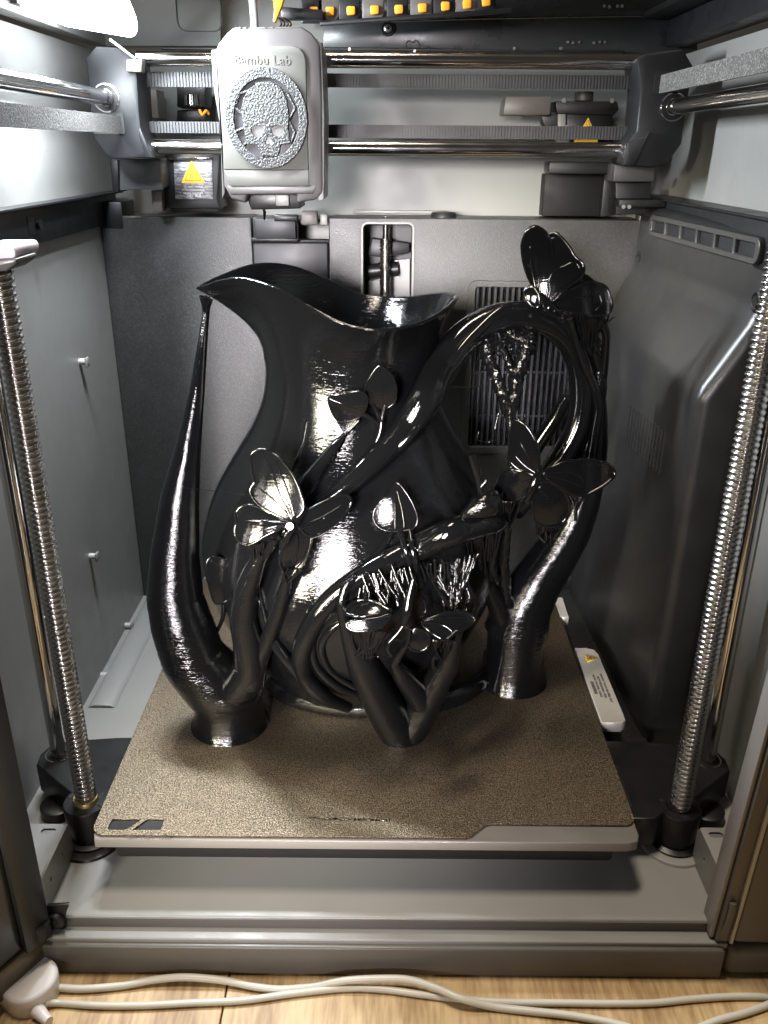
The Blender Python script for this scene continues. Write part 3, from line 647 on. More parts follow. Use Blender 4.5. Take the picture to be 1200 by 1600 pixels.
# ================================================================ TOOLHEAD
YH = 200.
th = thing('print_head', 'pale grey print head with silver skull badge parked on the gantry', 'print head', at(425, 320, Y=YH+15))
def P2(px, py, Y=YH): p = at(px, py, Y=Y); return (p[0], p[2])
def hpoly(name, pts, Y, d, m, b=1.0, lab=None): return slab(pts, Y, d, m, th, name, b, lab)
hpoly('shell', [(338,72),(352,54),(366,45),(470,42),(487,52),(500,70),(503,160),(504,300),(494,312),(470,316),(465,318),(462,303),(386,304),(384,318),(362,312),(350,290),(347,220),(341,130)], YH, 42, HEAD, 3.5)
hpoly('side_cowl', [(329,78),(340,76),(346,180),(352,300),(347,312),(344,200),(334,140)], YH+5, 30, HEAD, 1)
hpoly('side_band', [(493,58),(503,70),(507,180),(506,312),(498,315),(494,300),(494,120)], YH+1.5, 38, mat('head_side_grey', (.22,.22,.225), .4), 1)
hpoly('front_panel', [(349,265),(349,96),(352,84),(360,77),(372,73),(455,71),(468,75),(475,84),(478,96),(482,265)], YH-1.2, 2.6, HEADP, .6)
hpoly('lower_band', [(349,265.8),(482,265.8),(483,291),(361,291)], YH-.9, 2.4, HEADL, .4)
hpoly('lower_lip', [(353,290),(494,290),(490,303),(462,303),(386,304),(360,304)], YH-.5, 3, HEAD, .8)
hpoly('nozzle_bay', [(384,302),(466,301),(470,326),(392,328)], YH+8, 30, BLACK, .8)
hpoly('nozzle_guard', [(429,304),(451,304),(452,322),(431,322)], YH+5, 8, GREY, .8)
bm = newbm(); c = at(412, 318, Y=YH+14); lathe(bm, (c[0], c[1], c[2]-4), [(0, .6), (2, 1.6), (3, 5), (5.5, 5.6), (6.5, 3)], 24); obj('nozzle', bm, DARK, th)
bm = newbm(); cyl(bm, (c[0], c[1], c[2]-9), (c[0]+.3, c[1], c[2]-4), .5, 8, 1.0); obj('filament_drip', bm, PLAs, th)
hpoly('top_grille', [(352,54),(366,43),(470,41),(484,50),(470,52),(368,53)], YH+6, 20, HEADL, .4)
for px in (373, 382, 412, 424, 464):
    bm = newbm(); pbox(bm, px, 42, px+3, 52, YH+5, 8); obj('grille_rib', bm, HEAD, th)
for k in range(4):
    bm = newbm(); c4 = cr([at(430+k*4, 50, Y=206), at(440+k*5, 38, Y=212), at(434+k*3, 28, Y=222)], 1); sweep(bm, c4, [.5]*len(c4), 6); obj('thin_wire', bm, STEEL if k % 2 else BLACK, th)
A = at(361, 93, Y=YH-1.6); 
text('brand_text', 'Bambu Lab', 6.4, at(410, 94.5, Y=YH-1.15), (1, 0, -.008), (0, 0, 1), EMB, th, .35, spacing=1.06)
# skull badge
bc = at(417, 185.5, Y=YH-1.3); sx = mmpx(1, bc)
def B(x, y): # crop pixel -> local mm
    return ((x/5.333+320-417)*sx, -(y/5.333+30-185.5)*sx)
bcx = (bc[0], bc[1], bc[2])
plate2d('badge_recess', [ell(0, 0, 60*sx, 69*sx)], .4, bcx, (1,0,0), (0,0,1), NAVY, th)
badge = plate2d('badge_ring', [ell(0, 0, 63*sx, 71.5*sx, 48), ell(0, 0, 51.5*sx, 58*sx, 48)], 1.6, (bc[0], bc[1]-.3, bc[2]), (1,0,0), (0,0,1), BADGE, th, bevel=.25)
sk = [(330,900),(318,780),(338,680),(390,610),(470,562),(560,556),(640,595),(688,680),(700,800),(692,900),(705,1015),(622,1025),(612,1085),(590,1120),(570,1105),(550,1125),(530,1105),(510,1125),(490,1105),(468,1115),(448,1075),(432,1022),(345,1020)]
eyeL = [(382,905),(400,882),(450,878),(488,892),(498,930),(470,968),(420,975),(388,945)]
eyeR = [(548,895),(590,876),(640,880),(662,905),(655,945),(625,968),(575,965),(552,935)]
nose = [(535,935),(500,1000),(498,1030),(530,1022),(560,1032),(562,1000)]
plate2d('skull_face', [[B(*p) for p in sk], [B(*p) for p in eyeL], [B(*p) for p in eyeR], [B(*p) for p in nose]], 1.6, (bc[0], bc[1]-.4, bc[2]), (1,0,0), (0,0,1), BADGE, th, bevel=.25)
for nm, lp_ in (('eye_socket', eyeL), ('eye_socket', eyeR), ('nose_socket', nose)):
    plate2d(nm, [[B(*p) for p in lp_]], .5, (bc[0], bc[1]-.8, bc[2]), (1,0,0), (0,0,1), BADGEG, th)
spk = [((250,745),(330,800)),((255,745),(310,640)),((310,640),(400,620)),((440,560),(480,590)),((550,560),(530,590)),((640,610),(700,640)),((700,640),(760,750)),((760,750),(700,840)),((700,840),(750,930)),((750,930),(710,1020)),((250,930),(330,900)),((320,1030),(345,1010)),((600,1130),(575,1100)),((470,1130),(490,1100))]
bm = newbm()
for a_, b_ in spk:
    a2, b2 = B(*a_), B(*b_)
    sweep(bm, [(bc[0]+a2[0], bc[1]-1.2, bc[2]+a2[1]), (bc[0]+b2[0], bc[1]-1.2, bc[2]+b2[1])], [.75, .75], 8)
obj('badge_web', bm, BADGE, th)

# ================================================================ BED, CARRIAGE BLOCKS, PLATE
bed = thing('heated_bed', 'thin grey heated bed on black corner carriers', 'heated bed', (0, 130, -6))
bed_poly = [(-121, -1), (-118, -3), (122, 1), (126.5, 2.5), (128.5, 6), (128.5, 262), (-128.5, 262), (-128.5, 2)]
bed_poly = [(-126,-1.0),(122,-1.0),(126.5,.3),(128,4),(128,262),(-127,262),(-127,2)]
plate2d('bed_slab', [bed_poly], 4.2, (0, 0, -5.6), (1,0,0), (0,1,0), BEDSIDE, bed, bevel=.5)
plate2d('logo_backing', [[(-124,1.5),(-88,1.5),(-88,12.5),(-124,12.5)]], .5, (0,0,-.95), (1,0,0), (0,1,0), BLACK, bed)
plate2d('magnet_sheet', [[(-122,13),(122,13),(122,256),(-122,256)]], .5, (0,0,-.95), (1,0,0), (0,1,0), BLACK, bed)
bm = newbm(); box(bm, (-120, 4, -18), (118, 250, -6.6)); bev(bm, 2, 2); obj('bed_frame', bm, BLACK, bed)
for side in (-1, 1):
    cx = PC+side*149.2; rx = -167.5 if side < 0 else 183; 
    # carrier web: hull of nut boss, rod boss, inner edge
    web = [(PC+side*124, 22), (PC+side*134, 22), (cx-side*9, 27), (cx+side*8, 36), (rx+side*8.5, 58), (rx+side*9.5, 66), (rx+side*7, 73), (rx-side*2, 77), (PC+side*148, 80), (PC+side*120, 81), (PC+side*118, 50)]
    if side < 0: web = web[::-1]
    plate2d('carrier', [web], 16, (0,0,-24), (1,0,0), (0,1,0), BLACK, bed, bevel=.8, label='black corner carrier at the %s front' % ('left' if side<0 else 'right'))
    bm = newbm(); lathe(bm, (cx, 31, -30), [(0, 11), (2, 13.2), (3, 10.5), (21.5, 11.2), (22.5, 10.6)], 44); o = obj('nut_housing', bm, BLACK, bed)
    bm = newbm(); lathe(bm, (cx, 31, -7.9), [(0, 6.6), (1.4, 6.4), (2.6, 5.8)], 28); obj('nut_flange', bm, BRASS if side < 0 else DARK, bed)
    for a in (35, 155, 275):
        bm = newbm(); c = (cx+8.6*math.cos(math.radians(a)), 31+8.0*math.sin(math.radians(a)), -8.2); lathe(bm, c, [(0, 2.3), (.9, 2.1)], 14); obj('bolt', bm, DARK, bed)
        bm = newbm(); lathe(bm, (c[0], c[1], c[2]+.9), [(0, 1.0), (.25, .9)], 6); obj('bolt_socket', bm, RECESS, bed)
    bm = newbm(); lathe(bm, (rx, 66, -24), [(0, 9), (15.5, 9.4), (16.6, 8.8)], 36); obj('rod_boss', bm, BLACK, bed)
    bm = newbm(); lathe(bm, (rx, 66, -7.6), [(0, 7.4), (.9, 7.3), (.9, 6.5), (.3, 6.3), (.3, 4.2)], 36); obj('bearing_ring', bm, STEEL, bed)
    bm = newbm(); lathe(bm, (PC+side*137, 58, -8.4), [(0, 2.3), (.7, 2.2)], 16); obj('screw_hole', bm, RECESS, bed)
    bm = newbm(); box(bm, (PC+side*123, 30, -8.4), (PC+side*126, 60, -7.0)); bev(bm, .5, 2); obj('rubber_strip', bm, SMOOTHBLK, bed)
    bm = newbm(); lathe(bm, (cx, 30, ZF), [(0, 17), (1.2, 16.4), (1.8, 14)], 36); tag(obj('floor_collar', bm, GREY if side > 0 else BLACK), 'round collar on the floor under the %s lead screw' % ('left' if side < 0 else 'right'), 'collar', 'collars under the front lead screws')
    bm = newbm(); lathe(bm, (PC+side*172, 48, ZF), [(0, 9), (6, 9), (6.6, 8)], 30); tag(obj('rod_foot', bm, BLACK), 'round black foot under the %s smooth rod' % ('left' if side < 0 else 'right'), 'rod foot', 'feet under the smooth rods')
# plate latch tab with warning
tab = [(130.5, 88), (141, 88), (143.8, 90.5), (144, 97), (144, 158), (142.5, 163), (138, 165), (131, 165)]
plate2d('plate_tab', [tab], 5.4, (0,0,-5.6), (1,0,0), (0,1,0), PALE, bed, bevel=.5)
tri(np.array([138, 152.5, .5]), 4.3, YEL, INK, bed, (0,-1,0), (1,0,0))
for k, s in enumerate(('DO NOT TOUCH HEATBED, HOT', 'NICHT BERUEHREN, HEISS', 'NE PAS TOUCHER, CHAUD')):
    text('caution_text', s, 1.9, (140.4-k*2.4, 121+k, .45), (0,-1,0), (1,0,0), INK, bed, .05)
text('caution_text', '\u8bf7\u52ff\u89e6\u6478\u70ed\u5e8a', 2.2, (133.1, 121, .45), (0,-1,0), (1,0,0), INK, bed, .05)
plate2d('rear_tab', [[(129, 205), (134, 205), (135, 232), (129, 232)]], 5.4, (0,0,-5.6), (1,0,0), (0,1,0), PALE, bed, bevel=.5)
text('serial_text', 'C03  HOT  1000', 3.0, at(232, 1309.5, Y=-1.8), (1,0,0), (0,0,1), mat('dim_print', (.07,.07,.07), .5), bed, .05)

c45 = rrect(-128.5, 0, 128.5, 258, 5)
notch_x = 49.
pl = []
pl += [(-128.5+6*(1-math.cos(math.radians(a))), 6*(1-math.sin(math.radians(a)))) for a in (0, 15, 30, 45, 60, 75, 90)]
pl += [(47, 0), (49.5, 1), (57, 8.2), (60, 9)]
pl += [(128.5-5*(1-math.cos(math.radians(a))), 9+5*(1-math.sin(math.radians(a)))) for a in (90, 70, 45, 20, 0)]
pl += [(128.5, 253), (124, 258), (-124, 258), (-128.5, 253)]
def PL(px, py): p = at(px, py, Z=0); return (p[0], p[1])
h1 = [PL(168,1297.5), PL(174,1283), PL(177,1280.5), PL(219,1280.5), PL(221,1282.5), PL(200,1296), PL(195,1298)]
h2 = [PL(206,1298), PL(228,1282.5), PL(233,1280.5), PL(255,1281), PL(257,1283), PL(252,1296), PL(248,1298)]
plate = plate2d('build_plate', [pl, h1, h2], .8, (0,0,-.4), (1,0,0), (0,1,0), GOLD, None, bevel=.1)
tag(plate, 'gold speckled build plate with cut out logo lying on the heated bed', 'build plate')
pz = []
bm = newbm(); pts = [at(x, y, Z=.75) for x, y in ((478,1278.5),(490,1277.5),(505,1279.5),(520,1279),(545,1280.5),(570,1280),(590,1281.5),(611,1281))]
c_ = cr(pts, .6); sweep(bm, c_, [random.uniform(.15, .85)*(1 if i > 20 else .6) for i in range(len(c_))], 6, flat=.5, jitter=.5); tag(obj('purge_line', bm, PLAs), 'thin ragged black purge line on the front of the gold plate', 'filament scrap')

# ================================================================ JUG
jug = thing('jug', 'glossy black printed jug wrapped in vines, leaves and butterflies', 'jug', (JC[0], JC[1], 0))
# rim ring, by angle (0 = +X handle side, 90 = back, 180 = spout, 270 = front)
rimpx = [(716,464,146),(700,459.5,163),(668,462,178),(640,466,188),(600,465,195),(560,460,196),(520,442,194),(480,425,188),(448,416,181),(415,413,172),(380,418,163),(345,431,154),(318,443,146),(306,451,138),
         (318,448,130),(345,439,122),(378,437,114),(420,449,104),(455,466,97),(490,485,90),(530,505,84),(565,515,81),(600,518,81),(640,512,86),(675,500,97),(700,484,114),(713,471,132)]
rim3 = np.array([at(x, y, Y=Y) for x, y, Y in rimpx])
rimc = cr(rim3, 1.0, closed=True)
NT = 220
ang = np.unwrap(np.arctan2(rimc[:,1]-JC[1], rimc[:,0]-JC[0]))
ar = np.arctan2(rimc[:,1]-JC[1], rimc[:,0]-JC[0]) % (2*math.pi)
order = np.argsort(ar); ar = ar[order]; rr3 = rimc[order]
def rim(theta):
    theta = theta % (2*math.pi)
    return np.array([np.interp(theta, ar, rr3[:,i], period=2*math.pi) for i in range(3)])
zs = np.array([p[0] for p in PROF]); rs = np.array([p[1] for p in PROF])
zc = cr(np.array([[z, r, 0] for z, r in PROF]), 2.0)
def column(theta, inset=0.0):
    u = np.array([math.cos(theta), math.sin(theta)]); out = []
    for z, r, _ in zc: out.append(np.array([JC[0]+u[0]*(r-inset), JC[1]+u[1]*(r-inset), z]))
    R3 = rim(theta); rd = math.hypot(*(R3[:2]-JC)); ux = (R3[:2]-JC)/rd
    base_ = out[-1]; z0, r0 = PROF[-1]
    top = np.array([JC[0]+ux[0]*(rd-inset*.9), JC[1]+ux[1]*(rd-inset*.9), R3[2]])
    n = 16; h = R3[2]-z0; flare = rd-r0
    for k in range(1, n+1):
        t = k/n
        if flare > 0: rr = r0+flare*(t**1.9)+1.2*math.sin(t*math.pi)*.3
        else: rr = r0+flare*t
        uu = u*(1-t)+ux*t; uu = uu/np.linalg.norm(uu)
        out.append(np.array([JC[0]+uu[0]*(rr-inset), JC[1]+uu[1]*(rr-inset), z0+h*t]))
    return out
bm = newbm()
outer_c = [column(2*math.pi*k/NT) for k in range(NT)]
inner_c = [column(2*math.pi*k/NT, 2.6) for k in range(NT)]
m_in = [i for i in range(len(zc)) if zc[i][0] > 150][0]
Vo = [[bm.verts.new(tuple(p*MM)) for p in c] for c in outer_c]
Lp = []
for k in range(NT):   # rounded lip between the two shells
    a = outer_c[k][-1]; b = inner_c[k][-1]; mid = (a+b)/2+np.array([0,0,1.1]); q1 = (a*.8+b*.2)+np.array([0,0,.75]); q2 = (a*.2+b*.8)+np.array([0,0,.75])
    Lp.append([bm.verts.new(tuple(q*MM)) for q in (q1, mid, q2)])
Vi = [[bm.verts.new(tuple(p*MM)) for p in c[m_in:][::-1]] for c in inner_c]
cols = [Vo[k]+Lp[k]+Vi[k] for k in range(NT)]
for k in range(NT):
    a, b = cols[k], cols[(k+1)%NT]
    for i in range(len(a)-1): bm.faces.new([a[i], b[i], b[i+1], a[i+1]])
bm.faces.new([c[0] for c in cols][::-1]); bm.faces.new([c[-1] for c in cols])
obj('jug_body', bm, PLA, jug, 70)

def vtube(name, pts, parent, m=PLAv, step=1.2, seg=18, flat=1.0, jitter=0., wob=0., lin=False):
    """pts: (px, py, Y or None for on-body, radius px)"""
    Q = []
    for px, py, Y, rp in pts:
        if Y is None:
            p = ob(px, py, 0); r = mmpx(rp, p); p = ob(px, py, r*.55)
        elif isinstance(Y, tuple): p = ob(px, py, Y[0]); r = mmpx(rp, p)
        else: p = at(px, py, Y=Y); r = mmpx(rp, p)
        Q.append([*p, r])
    c = cr(np.array(Q), step)
    if lin and len(Q) > 2:
        Qa = np.array(Q); c = [Qa[0]]
        for a_, b_ in zip(Qa[:-1], Qa[1:]):
            n_ = max(2, int(np.linalg.norm(b_[:3]-a_[:3])/step)); c += [a_+(b_-a_)*k_/n_ for k_ in range(1, n_+1)]
        c = np.array(c)
        for _ in range(2): c[1:-1] = (c[:-2]+2*c[1:-1]+c[2:])/4
    if wob: c[:, :3] += np.random.RandomState(len(c)).normal(0, wob, (len(c), 3))
    bm = newbm(); sweep(bm, c[:, :3], np.maximum(c[:, 3], .12), seg, flat=flat, jitter=jitter)
    return obj(name, bm, m, parent, 60)
# handle and its strands
han = vtube('handle', [(500,790,None,15),(545,757,None,17),(592,714,None,20),(636,668,None,24),(664,622,(9,),27),(690,572,122,27),(732,522,134,25),(785,497,140,24),(838,498,141,22),(880,522,142,21),(904,566,143,20),(910,620,143,20),(900,672,142,20),(872,722,138,19),(840,762,130,17),(805,800,118,14)], jug)
vtube('handle_strand', [(600,720,None,7),(648,672,(13,),8),(676,620,114,8),(706,566,118,9),(744,520,128,9),(790,483,137,9),(842,482,139,8),(884,500,140,8)], jug)
vtube('handle_strand', [(886,620,150,10),(866,656,152,12),(842,692,152,12),(822,730,150,9)], jug)
vtube('handle_strand', [(915,560,152,10),(930,600,150,12),(924,650,146,12),(900,696,140,12),(866,730,132,9),(838,752,124,6)], jug)
vtube('handle_strand', [(560,742,None,5),(606,706,None,6),(640,655,(10,),5),(655,628,(14,),4)], jug)
# front vine
vtube('vine', [(786,812,88,12),(768,815,80,20),(735,822,70,22),(700,834,64,23),(652,856,None,22),(603,879,None,19),(560,903,None,17),(520,934,None,17),(490,972,None,17),(472,1015,None,16),(476,1055,None,14),(505,1088,(6,),12),(545,1106,(6,),8)], jug)
vtube('vine', [(640,895,None,8),(596,905,None,9),(552,926,None,10),(520,950,None,9),(498,978,None,8),(487,1010,None,7),(497,1045,None,6),(530,1075,(4,),6),(575,1090,(4,),5)], jug)
vtube('vine', [(560,965,None,3),(530,975,None,5),(508,995,None,6),(503,1020,None,6),(520,1052,None,5),(560,1078,(4,),4)], jug)
vtube('vine', [(400,900,None,6),(408,950,None,8),(424,995,None,9),(452,1036,(4,),9),(490,1078,(4,),8),(535,1104,(5,),5)], jug)
vtube('vine', [(620,800,None,3),(612,832,None,5),(592,862,None,6),(560,890,None,7)], jug)
vtube('vine', [(475,765,None,4),(470,790,None,8),(462,815,(8,),10)], jug)
vtube('tendril', [(480,660,None,1.5),(475,685,None,1.5),(468,705,None,2.5),(455,735,None,3)], jug)
c_ = cr(np.array([(-58,116,5,5),(-48,106,5,6),(-32,99,5,6.5),(-12,95,5,6.5),(12,95,5,6.5),(38,100,5,6.5),(58,112,5,6),(70,130,5,5),(74,150,5,4)]), 1.5)
bm = newbm(); sweep(bm, c_[:, :3], c_[:, 3], 18); obj('base_coil', bm, PLAv, jug, 60)
# bud
bud = vtube('flower_bud', [(722,806,66,5),(738,798,66,14),(757,788,68,22),(772,780,72,18),(778,776,74,8)], jug, PLAs, jitter=.12)
vtube('bud_tube', [(736,709,64,6.5),(742,728,65,7),(750,756,67,7),(756,775,68,9)], bud, PLAv)
vtube('bud_tube', [(752,760,66,4),(760,750,66,3),(756,744,66,2)], bud, PLAv)

def wing(name, outline, c0, n, parent, th=1.4, bulge=1.2, veins=(), rimr=.85, m=PLAw, center=None, twist=0.0):
    """outline in photo pixels on the plane through c0 with normal n; real plate with thickness, raised rim and veins"""
    n = np.asarray(n, float); n /= np.linalg.norm(n)
    pts = cr(np.array([atplane(x, y, c0, n) for x, y in outline]), 1.4, closed=True)
    ctr = pts.mean(0) if center is None else atplane(*center, c0, n)
    if n @ (CAM-ctr) < 0: n = -n
    L = np.max(np.linalg.norm(pts-ctr, axis=1))
    fr = [1.0, .93, .80, .6, .4, .2]
    def surf(p):
        d = np.linalg.norm(p-ctr)/L
        return bulge*(1-d*d)+twist*((p-ctr)[0])
    bm = newbm(); F = []; Bk = []
    for f in fr:
        ring_f = []; ring_b = []
        for p in pts:
            q = ctr+(p-ctr)*f; h = surf(q) 
            ring_f.append(bm.verts.new(tuple((q+n*(h+th/2))*MM))); ring_b.append(bm.verts.new(tuple((q+n*(h-th/2))*MM)))
        F.append(ring_f); Bk.append(ring_b)
    K = len(pts)
    cf = bm.verts.new(tuple((ctr+n*(surf(ctr)+th/2))*MM)); cb = bm.verts.new(tuple((ctr+n*(surf(ctr)-th/2))*MM))
    for R_, c_ in ((F, cf), (Bk, cb)):
        for i in range(len(fr)-1):
            for k in range(K): bm.faces.new([R_[i][k], R_[i][(k+1)%K], R_[i+1][(k+1)%K], R_[i+1][k]])
        for k in range(K): bm.faces.new([R_[-1][k], R_[-1][(k+1)%K], c_])
    for k in range(K): bm.faces.new([F[0][k], F[0][(k+1)%K], Bk[0][(k+1)%K], Bk[0][k]])
    # raised rim
    rp = [p+n*(surf(p)+th*.35) for p in pts]; rp = rp+[rp[0], rp[1]]
    sweep(bm, rp, [rimr]*len(rp), 8, cap=False)
    for vn in veins:
        q = cr(np.array([atplane(x, y, c0, n) for x, y in vn]), 1.2); q = [p+n*(surf(p)+th*.4) for p in q]
        sweep(bm, q, [rimr*.9*(1-.5*i/len(q)) for i in range(len(q))], 8)
    return obj(name, bm, m, parent, 50)
# ---- left butterfly
def body_tube(name, pts, parent=jug): return vtube(name, pts, parent, PLAv, 1.0, 14)
bL = body_tube('butterfly', [(480,792,52,4),(468,806,50,7),(456,822,48,9),(446,840,47,8),(440,856,47,5)])
bL['label'] = 'butterfly with bright wings at the left of the belly'
c = at(458, 812, Y=50)
wing('wing', [(457,812),(425,800),(402,784),(393,765),(400,755),(396,735),(394,709),(412,703),(438,716),(460,742),(473,772),(476,796)], c, (-.25,-1,.42), bL, bulge=2.5, veins=[[(458,810),(440,770),(428,735),(415,715)],[(458,810),(430,780),(405,760)],[(462,805),(452,765),(436,725)]], center=(438,765))
wing('wing', [(450,814),(424,802),(402,792),(380,791),(369,802),(371,815),(368,828),(370,840),(384,852),(400,848),(420,836),(440,826)], c, (-.2,-1,.55), bL, bulge=2.2, veins=[[(450,816),(420,815),(385,815)],[(450,818),(415,828),(388,838)]], center=(408,820))
wing('wing', [(468,815),(478,800),(495,788),(520,777),(541,773),(548,783),(540,800),(518,820),(492,836),(474,832)], c, (.45,-1,.1), bL, bulge=1.0, veins=[[(470,820),(495,810),(530,790)],[(470,824),(490,818),(505,808),(500,805)]], center=(505,806))
wing('wing', [(455,832),(468,826),(480,832),(480,850),(472,872),(458,888),(444,890),(436,876),(442,852)], c, (.3,-1,-.1), bL, bulge=1.0, veins=[[(462,832),(464,850),(458,880)]], center=(459,858))
bm = newbm(); cc = at(453, 822, Y=44); lathe(bm, cc, [(0, 1.7), (.7, 1.7), (.7, 1.0), (.1, .9)], 20, (0, -1, .3)); obj('eye', bm, PLAv, bL)
for q in ([(446,829,44,3.2),(443,831,44,3)], [(438,838,44,4),(434,842,44,3)]):
    vtube('bead', q, bL, PLAv, .8)
# ---- right butterfly
bR = body_tube('butterfly', [(846,733,72,4),(840,742,71,6),(834,756,70,7),(828,772,70,6),(822,784,71,4)])
bR['label'] = 'wide open dark butterfly at the lower right of the handle'
c = at(840, 745, Y=72)
wing('wing', [(849,739),(868,727),(898,719),(929,719),(952,727),(960,741),(946,755),(928,766),(910,774),(887,769),(863,753)], c, (.15,-1,.25), bR, bulge=1.4, veins=[[(850,742),(880,748),(905,760)],[(850,740),(880,736),(900,742),(910,752)]], center=(905,745))
wing('wing', [(840,755),(855,751),(872,760),(884,772),(888,790),(882,811),(860,821),(836,814),(831,790),(834,770)], c, (.1,-1,-.05), bR, bulge=1.2, veins=[[(842,760),(848,768),(856,777)],[(864,782),(874,776)]], center=(859,787))
wing('wing', [(840,741),(843,713),(838,688),(821,663),(804,656),(800,671),(796,704),(799,720),(817,735)], c, (-.5,-1,-.05), bR, bulge=1.0, veins=[[(838,736),(825,710),(815,690)],[(838,738),(820,725),(808,712)]], center=(822,705))
wing('wing', [(839,745),(818,735),(790,733),(778,752),(774,770),(780,786),(800,782),(822,770),(835,757)], c, (-.5,-1,-.25), bR, bulge=1.0, veins=[[(836,748),(812,752),(792,760)],[(820,768),(828,758)]], center=(806,759))
# ---- top butterfly
bT = body_tube('butterfly', [(846,458,126,4),(852,470,124,7),(860,482,122,9),(868,488,121,6)])
bT['label'] = 'upright butterfly perched on top of the handle'
c = at(860, 475, Y=124)
wing('wing', [(835,353),(847,358),(857,370),(862,395),(856,430),(846,460),(836,450),(826,433),(818,407),(816,380),(824,360)], at(845,450,Y=134), (-.15,-1,-.2), bT, bulge=.6, center=(838,400), veins=[[(843,455),(832,420),(828,385)]])
wing('wing', [(902,428),(922,436),(930,448),(910,458),(880,462),(884,445)], at(870,470,Y=134), (.1,-1,.1), bT, bulge=1, center=(905,446))
wing('wing', [(868,365),(880,376),(892,392),(898,403),(910,413),(912,424),(904,437),(886,450),(865,470),(853,471),(841,467),(834,435),(830,407),(838,383),(853,371)], c, (-.15,-1,.35), bT, bulge=2.4, veins=[[(845,465),(840,430),(838,400),(848,382),(865,373)],[(853,468),(858,440),(868,425),(882,418),(897,412),(905,424),(886,443),(860,468)],[(856,468),(862,445),(872,430)]], center=(868,418))
wing('wing', [(862,473),(883,458),(904,446),(925,442),(945,449),(951,463),(955,476),(949,491),(925,494),(895,488),(874,482)], c, (.1,-1,.30), bT, bulge=1.8, veins=[[(862,474),(890,466),(925,466)],[(862,472),(895,452),(925,446)],[(935,462),(938,476),(928,486)]], center=(912,470))
wing('wing', [(832,448),(842,460),(842,480),(832,478),(822,466),(822,452)], at(835,465,Y=118), (-.3,-1,.2), bT, bulge=1, center=(832,464))
bm = newbm(); cc = at(862, 486, Y=117); lathe(bm, cc, [(0, 2.0), (1.2, 2.0), (1.2, 1.1), (.3, 1.0)], 18, (0, -1, .2)); obj('eye', bm, PLAv, bT)
# ---- front small butterfly
bF = body_tube('butterfly', [(646,905,44,4),(640,930,42,6),(636,955,40,8),(630,976,40,6)])
bF['label'] = 'small butterfly low on the front, held by the forked support'
c = at(634, 965, Y=40)
wing('wing', [(612,957),(597,948),(579,941),(558,941),(543,950),(540,959),(560,966),(590,963)], c, (-.1,-.45,.9), bF, bulge=1.5, center=(576,954))
wing('wing', [(611,960),(590,965),(560,969),(541,974),(548,983),(574,985),(597,977)], c, (0,-1,.35), bF, bulge=1.2, center=(575,975))
wing('wing', [(660,973),(690,962),(720,957),(742,967),(732,979),(711,989),(696,1001),(680,994),(667,984)], c, (.1,-.7,.75), bF, bulge=1.4, veins=[[(662,974),(690,978),(705,988)],[(664,972),(700,966),(725,966)]], center=(700,978))
wing('wing', [(638,985),(655,982),(670,990),(668,1010),(652,1016),(638,1008)], at(650,995,Y=46), (0,-1,.1), bF, bulge=1.0, center=(654,998))
vtube('antenna', [(634,970,40,3),(625,985,39,3),(608,1005,38,4),(606,1015,38,4),(612,1024,38,3)], bF, PLAv)
vtube('antenna', [(636,972,40,3),(640,990,40,2.5),(634,1012,41,3)], bF, PLAv)
# ---- leaves
def leaf(outline, c, n, fold, lab, center, m=PLAw, veins=(), bulge=1.0):
    o = wing('leaf', outline, c, n, jug, th=1.6, bulge=bulge, veins=veins, m=m, center=center, rimr=.5); o['label'] = lab
    return o
lf = leaf([(620,755),(607,772),(592,786),(584,800),(585,815),(596,826),(612,829),(632,829),(648,823),(652,810),(646,790),(634,769)], ob(620,800,7), (0,-1,.30), 0, 'spade shaped leaf at the centre of the front', (620,800), bulge=2.0)
wing('leaf_fold', [(619,768),(624,782),(629,805),(630,827),(618,828),(617,805)], ob(622,800,10.5), (.12,-1,.42), lf, th=1.0, bulge=.6, center=(622,805), rimr=.2)
leaf([(592,571),(578,588),(571,604),(571,620),(581,632),(600,637),(614,630),(619,612),(617,597),(608,581)], ob(595,605,9), (.1,-1,-.15), 0, 'small dark leaf on the neck, the upper one', (595,607), veins=[[(592,573),(596,600),(598,632)]])
leaf([(514,620),(535,614),(562,610),(573,617),(573,635),(562,650),(545,657),(528,656),(518,640)], ob(545,635,9), (-.1,-1,-.2), 0, 'small dark leaf on the neck, the lower left one', (545,634), veins=[[(516,622),(545,632),(570,640)]])
leaf([(325,873),(342,870),(362,882),(372,905),(366,926),(350,940),(336,942),(328,922),(323,895)], at(348,905,Y=86), (.3,-1,.1), 0, 'dark pointed leaf low at the left behind the support', (347,906), veins=[[(330,876),(352,890),(362,915)]])
vtube('leaf_stem', [(602,632,(8,),3),(597,655,(7,),3.2),(593,680,(5,),4),(580,705,None,6),(556,733,None,8)], jug)
vtube('leaf_stem', [(563,643,(8,),3),(580,654,(7,),3),(594,664,(6,),3.5)], jug)
vtube('leaf_stem', [(583,632,(8,),2.5),(590,645,(8,),2.5),(595,658,(7,),3)], jug)
vtube('leaf_stem', [(640,829,(8,),3),(645,860,(12,),5),(651,890,(10,),6),(655,915,(8,),9)], jug)
vtube('leaf_stem', [(625,829,(8,),4),(634,860,(12,),5),(642,885,(10,),5)], jug)
vtube('leaf_stem', [(350,942,86,4),(348,965,88,3.5),(340,985,90,3)], jug)

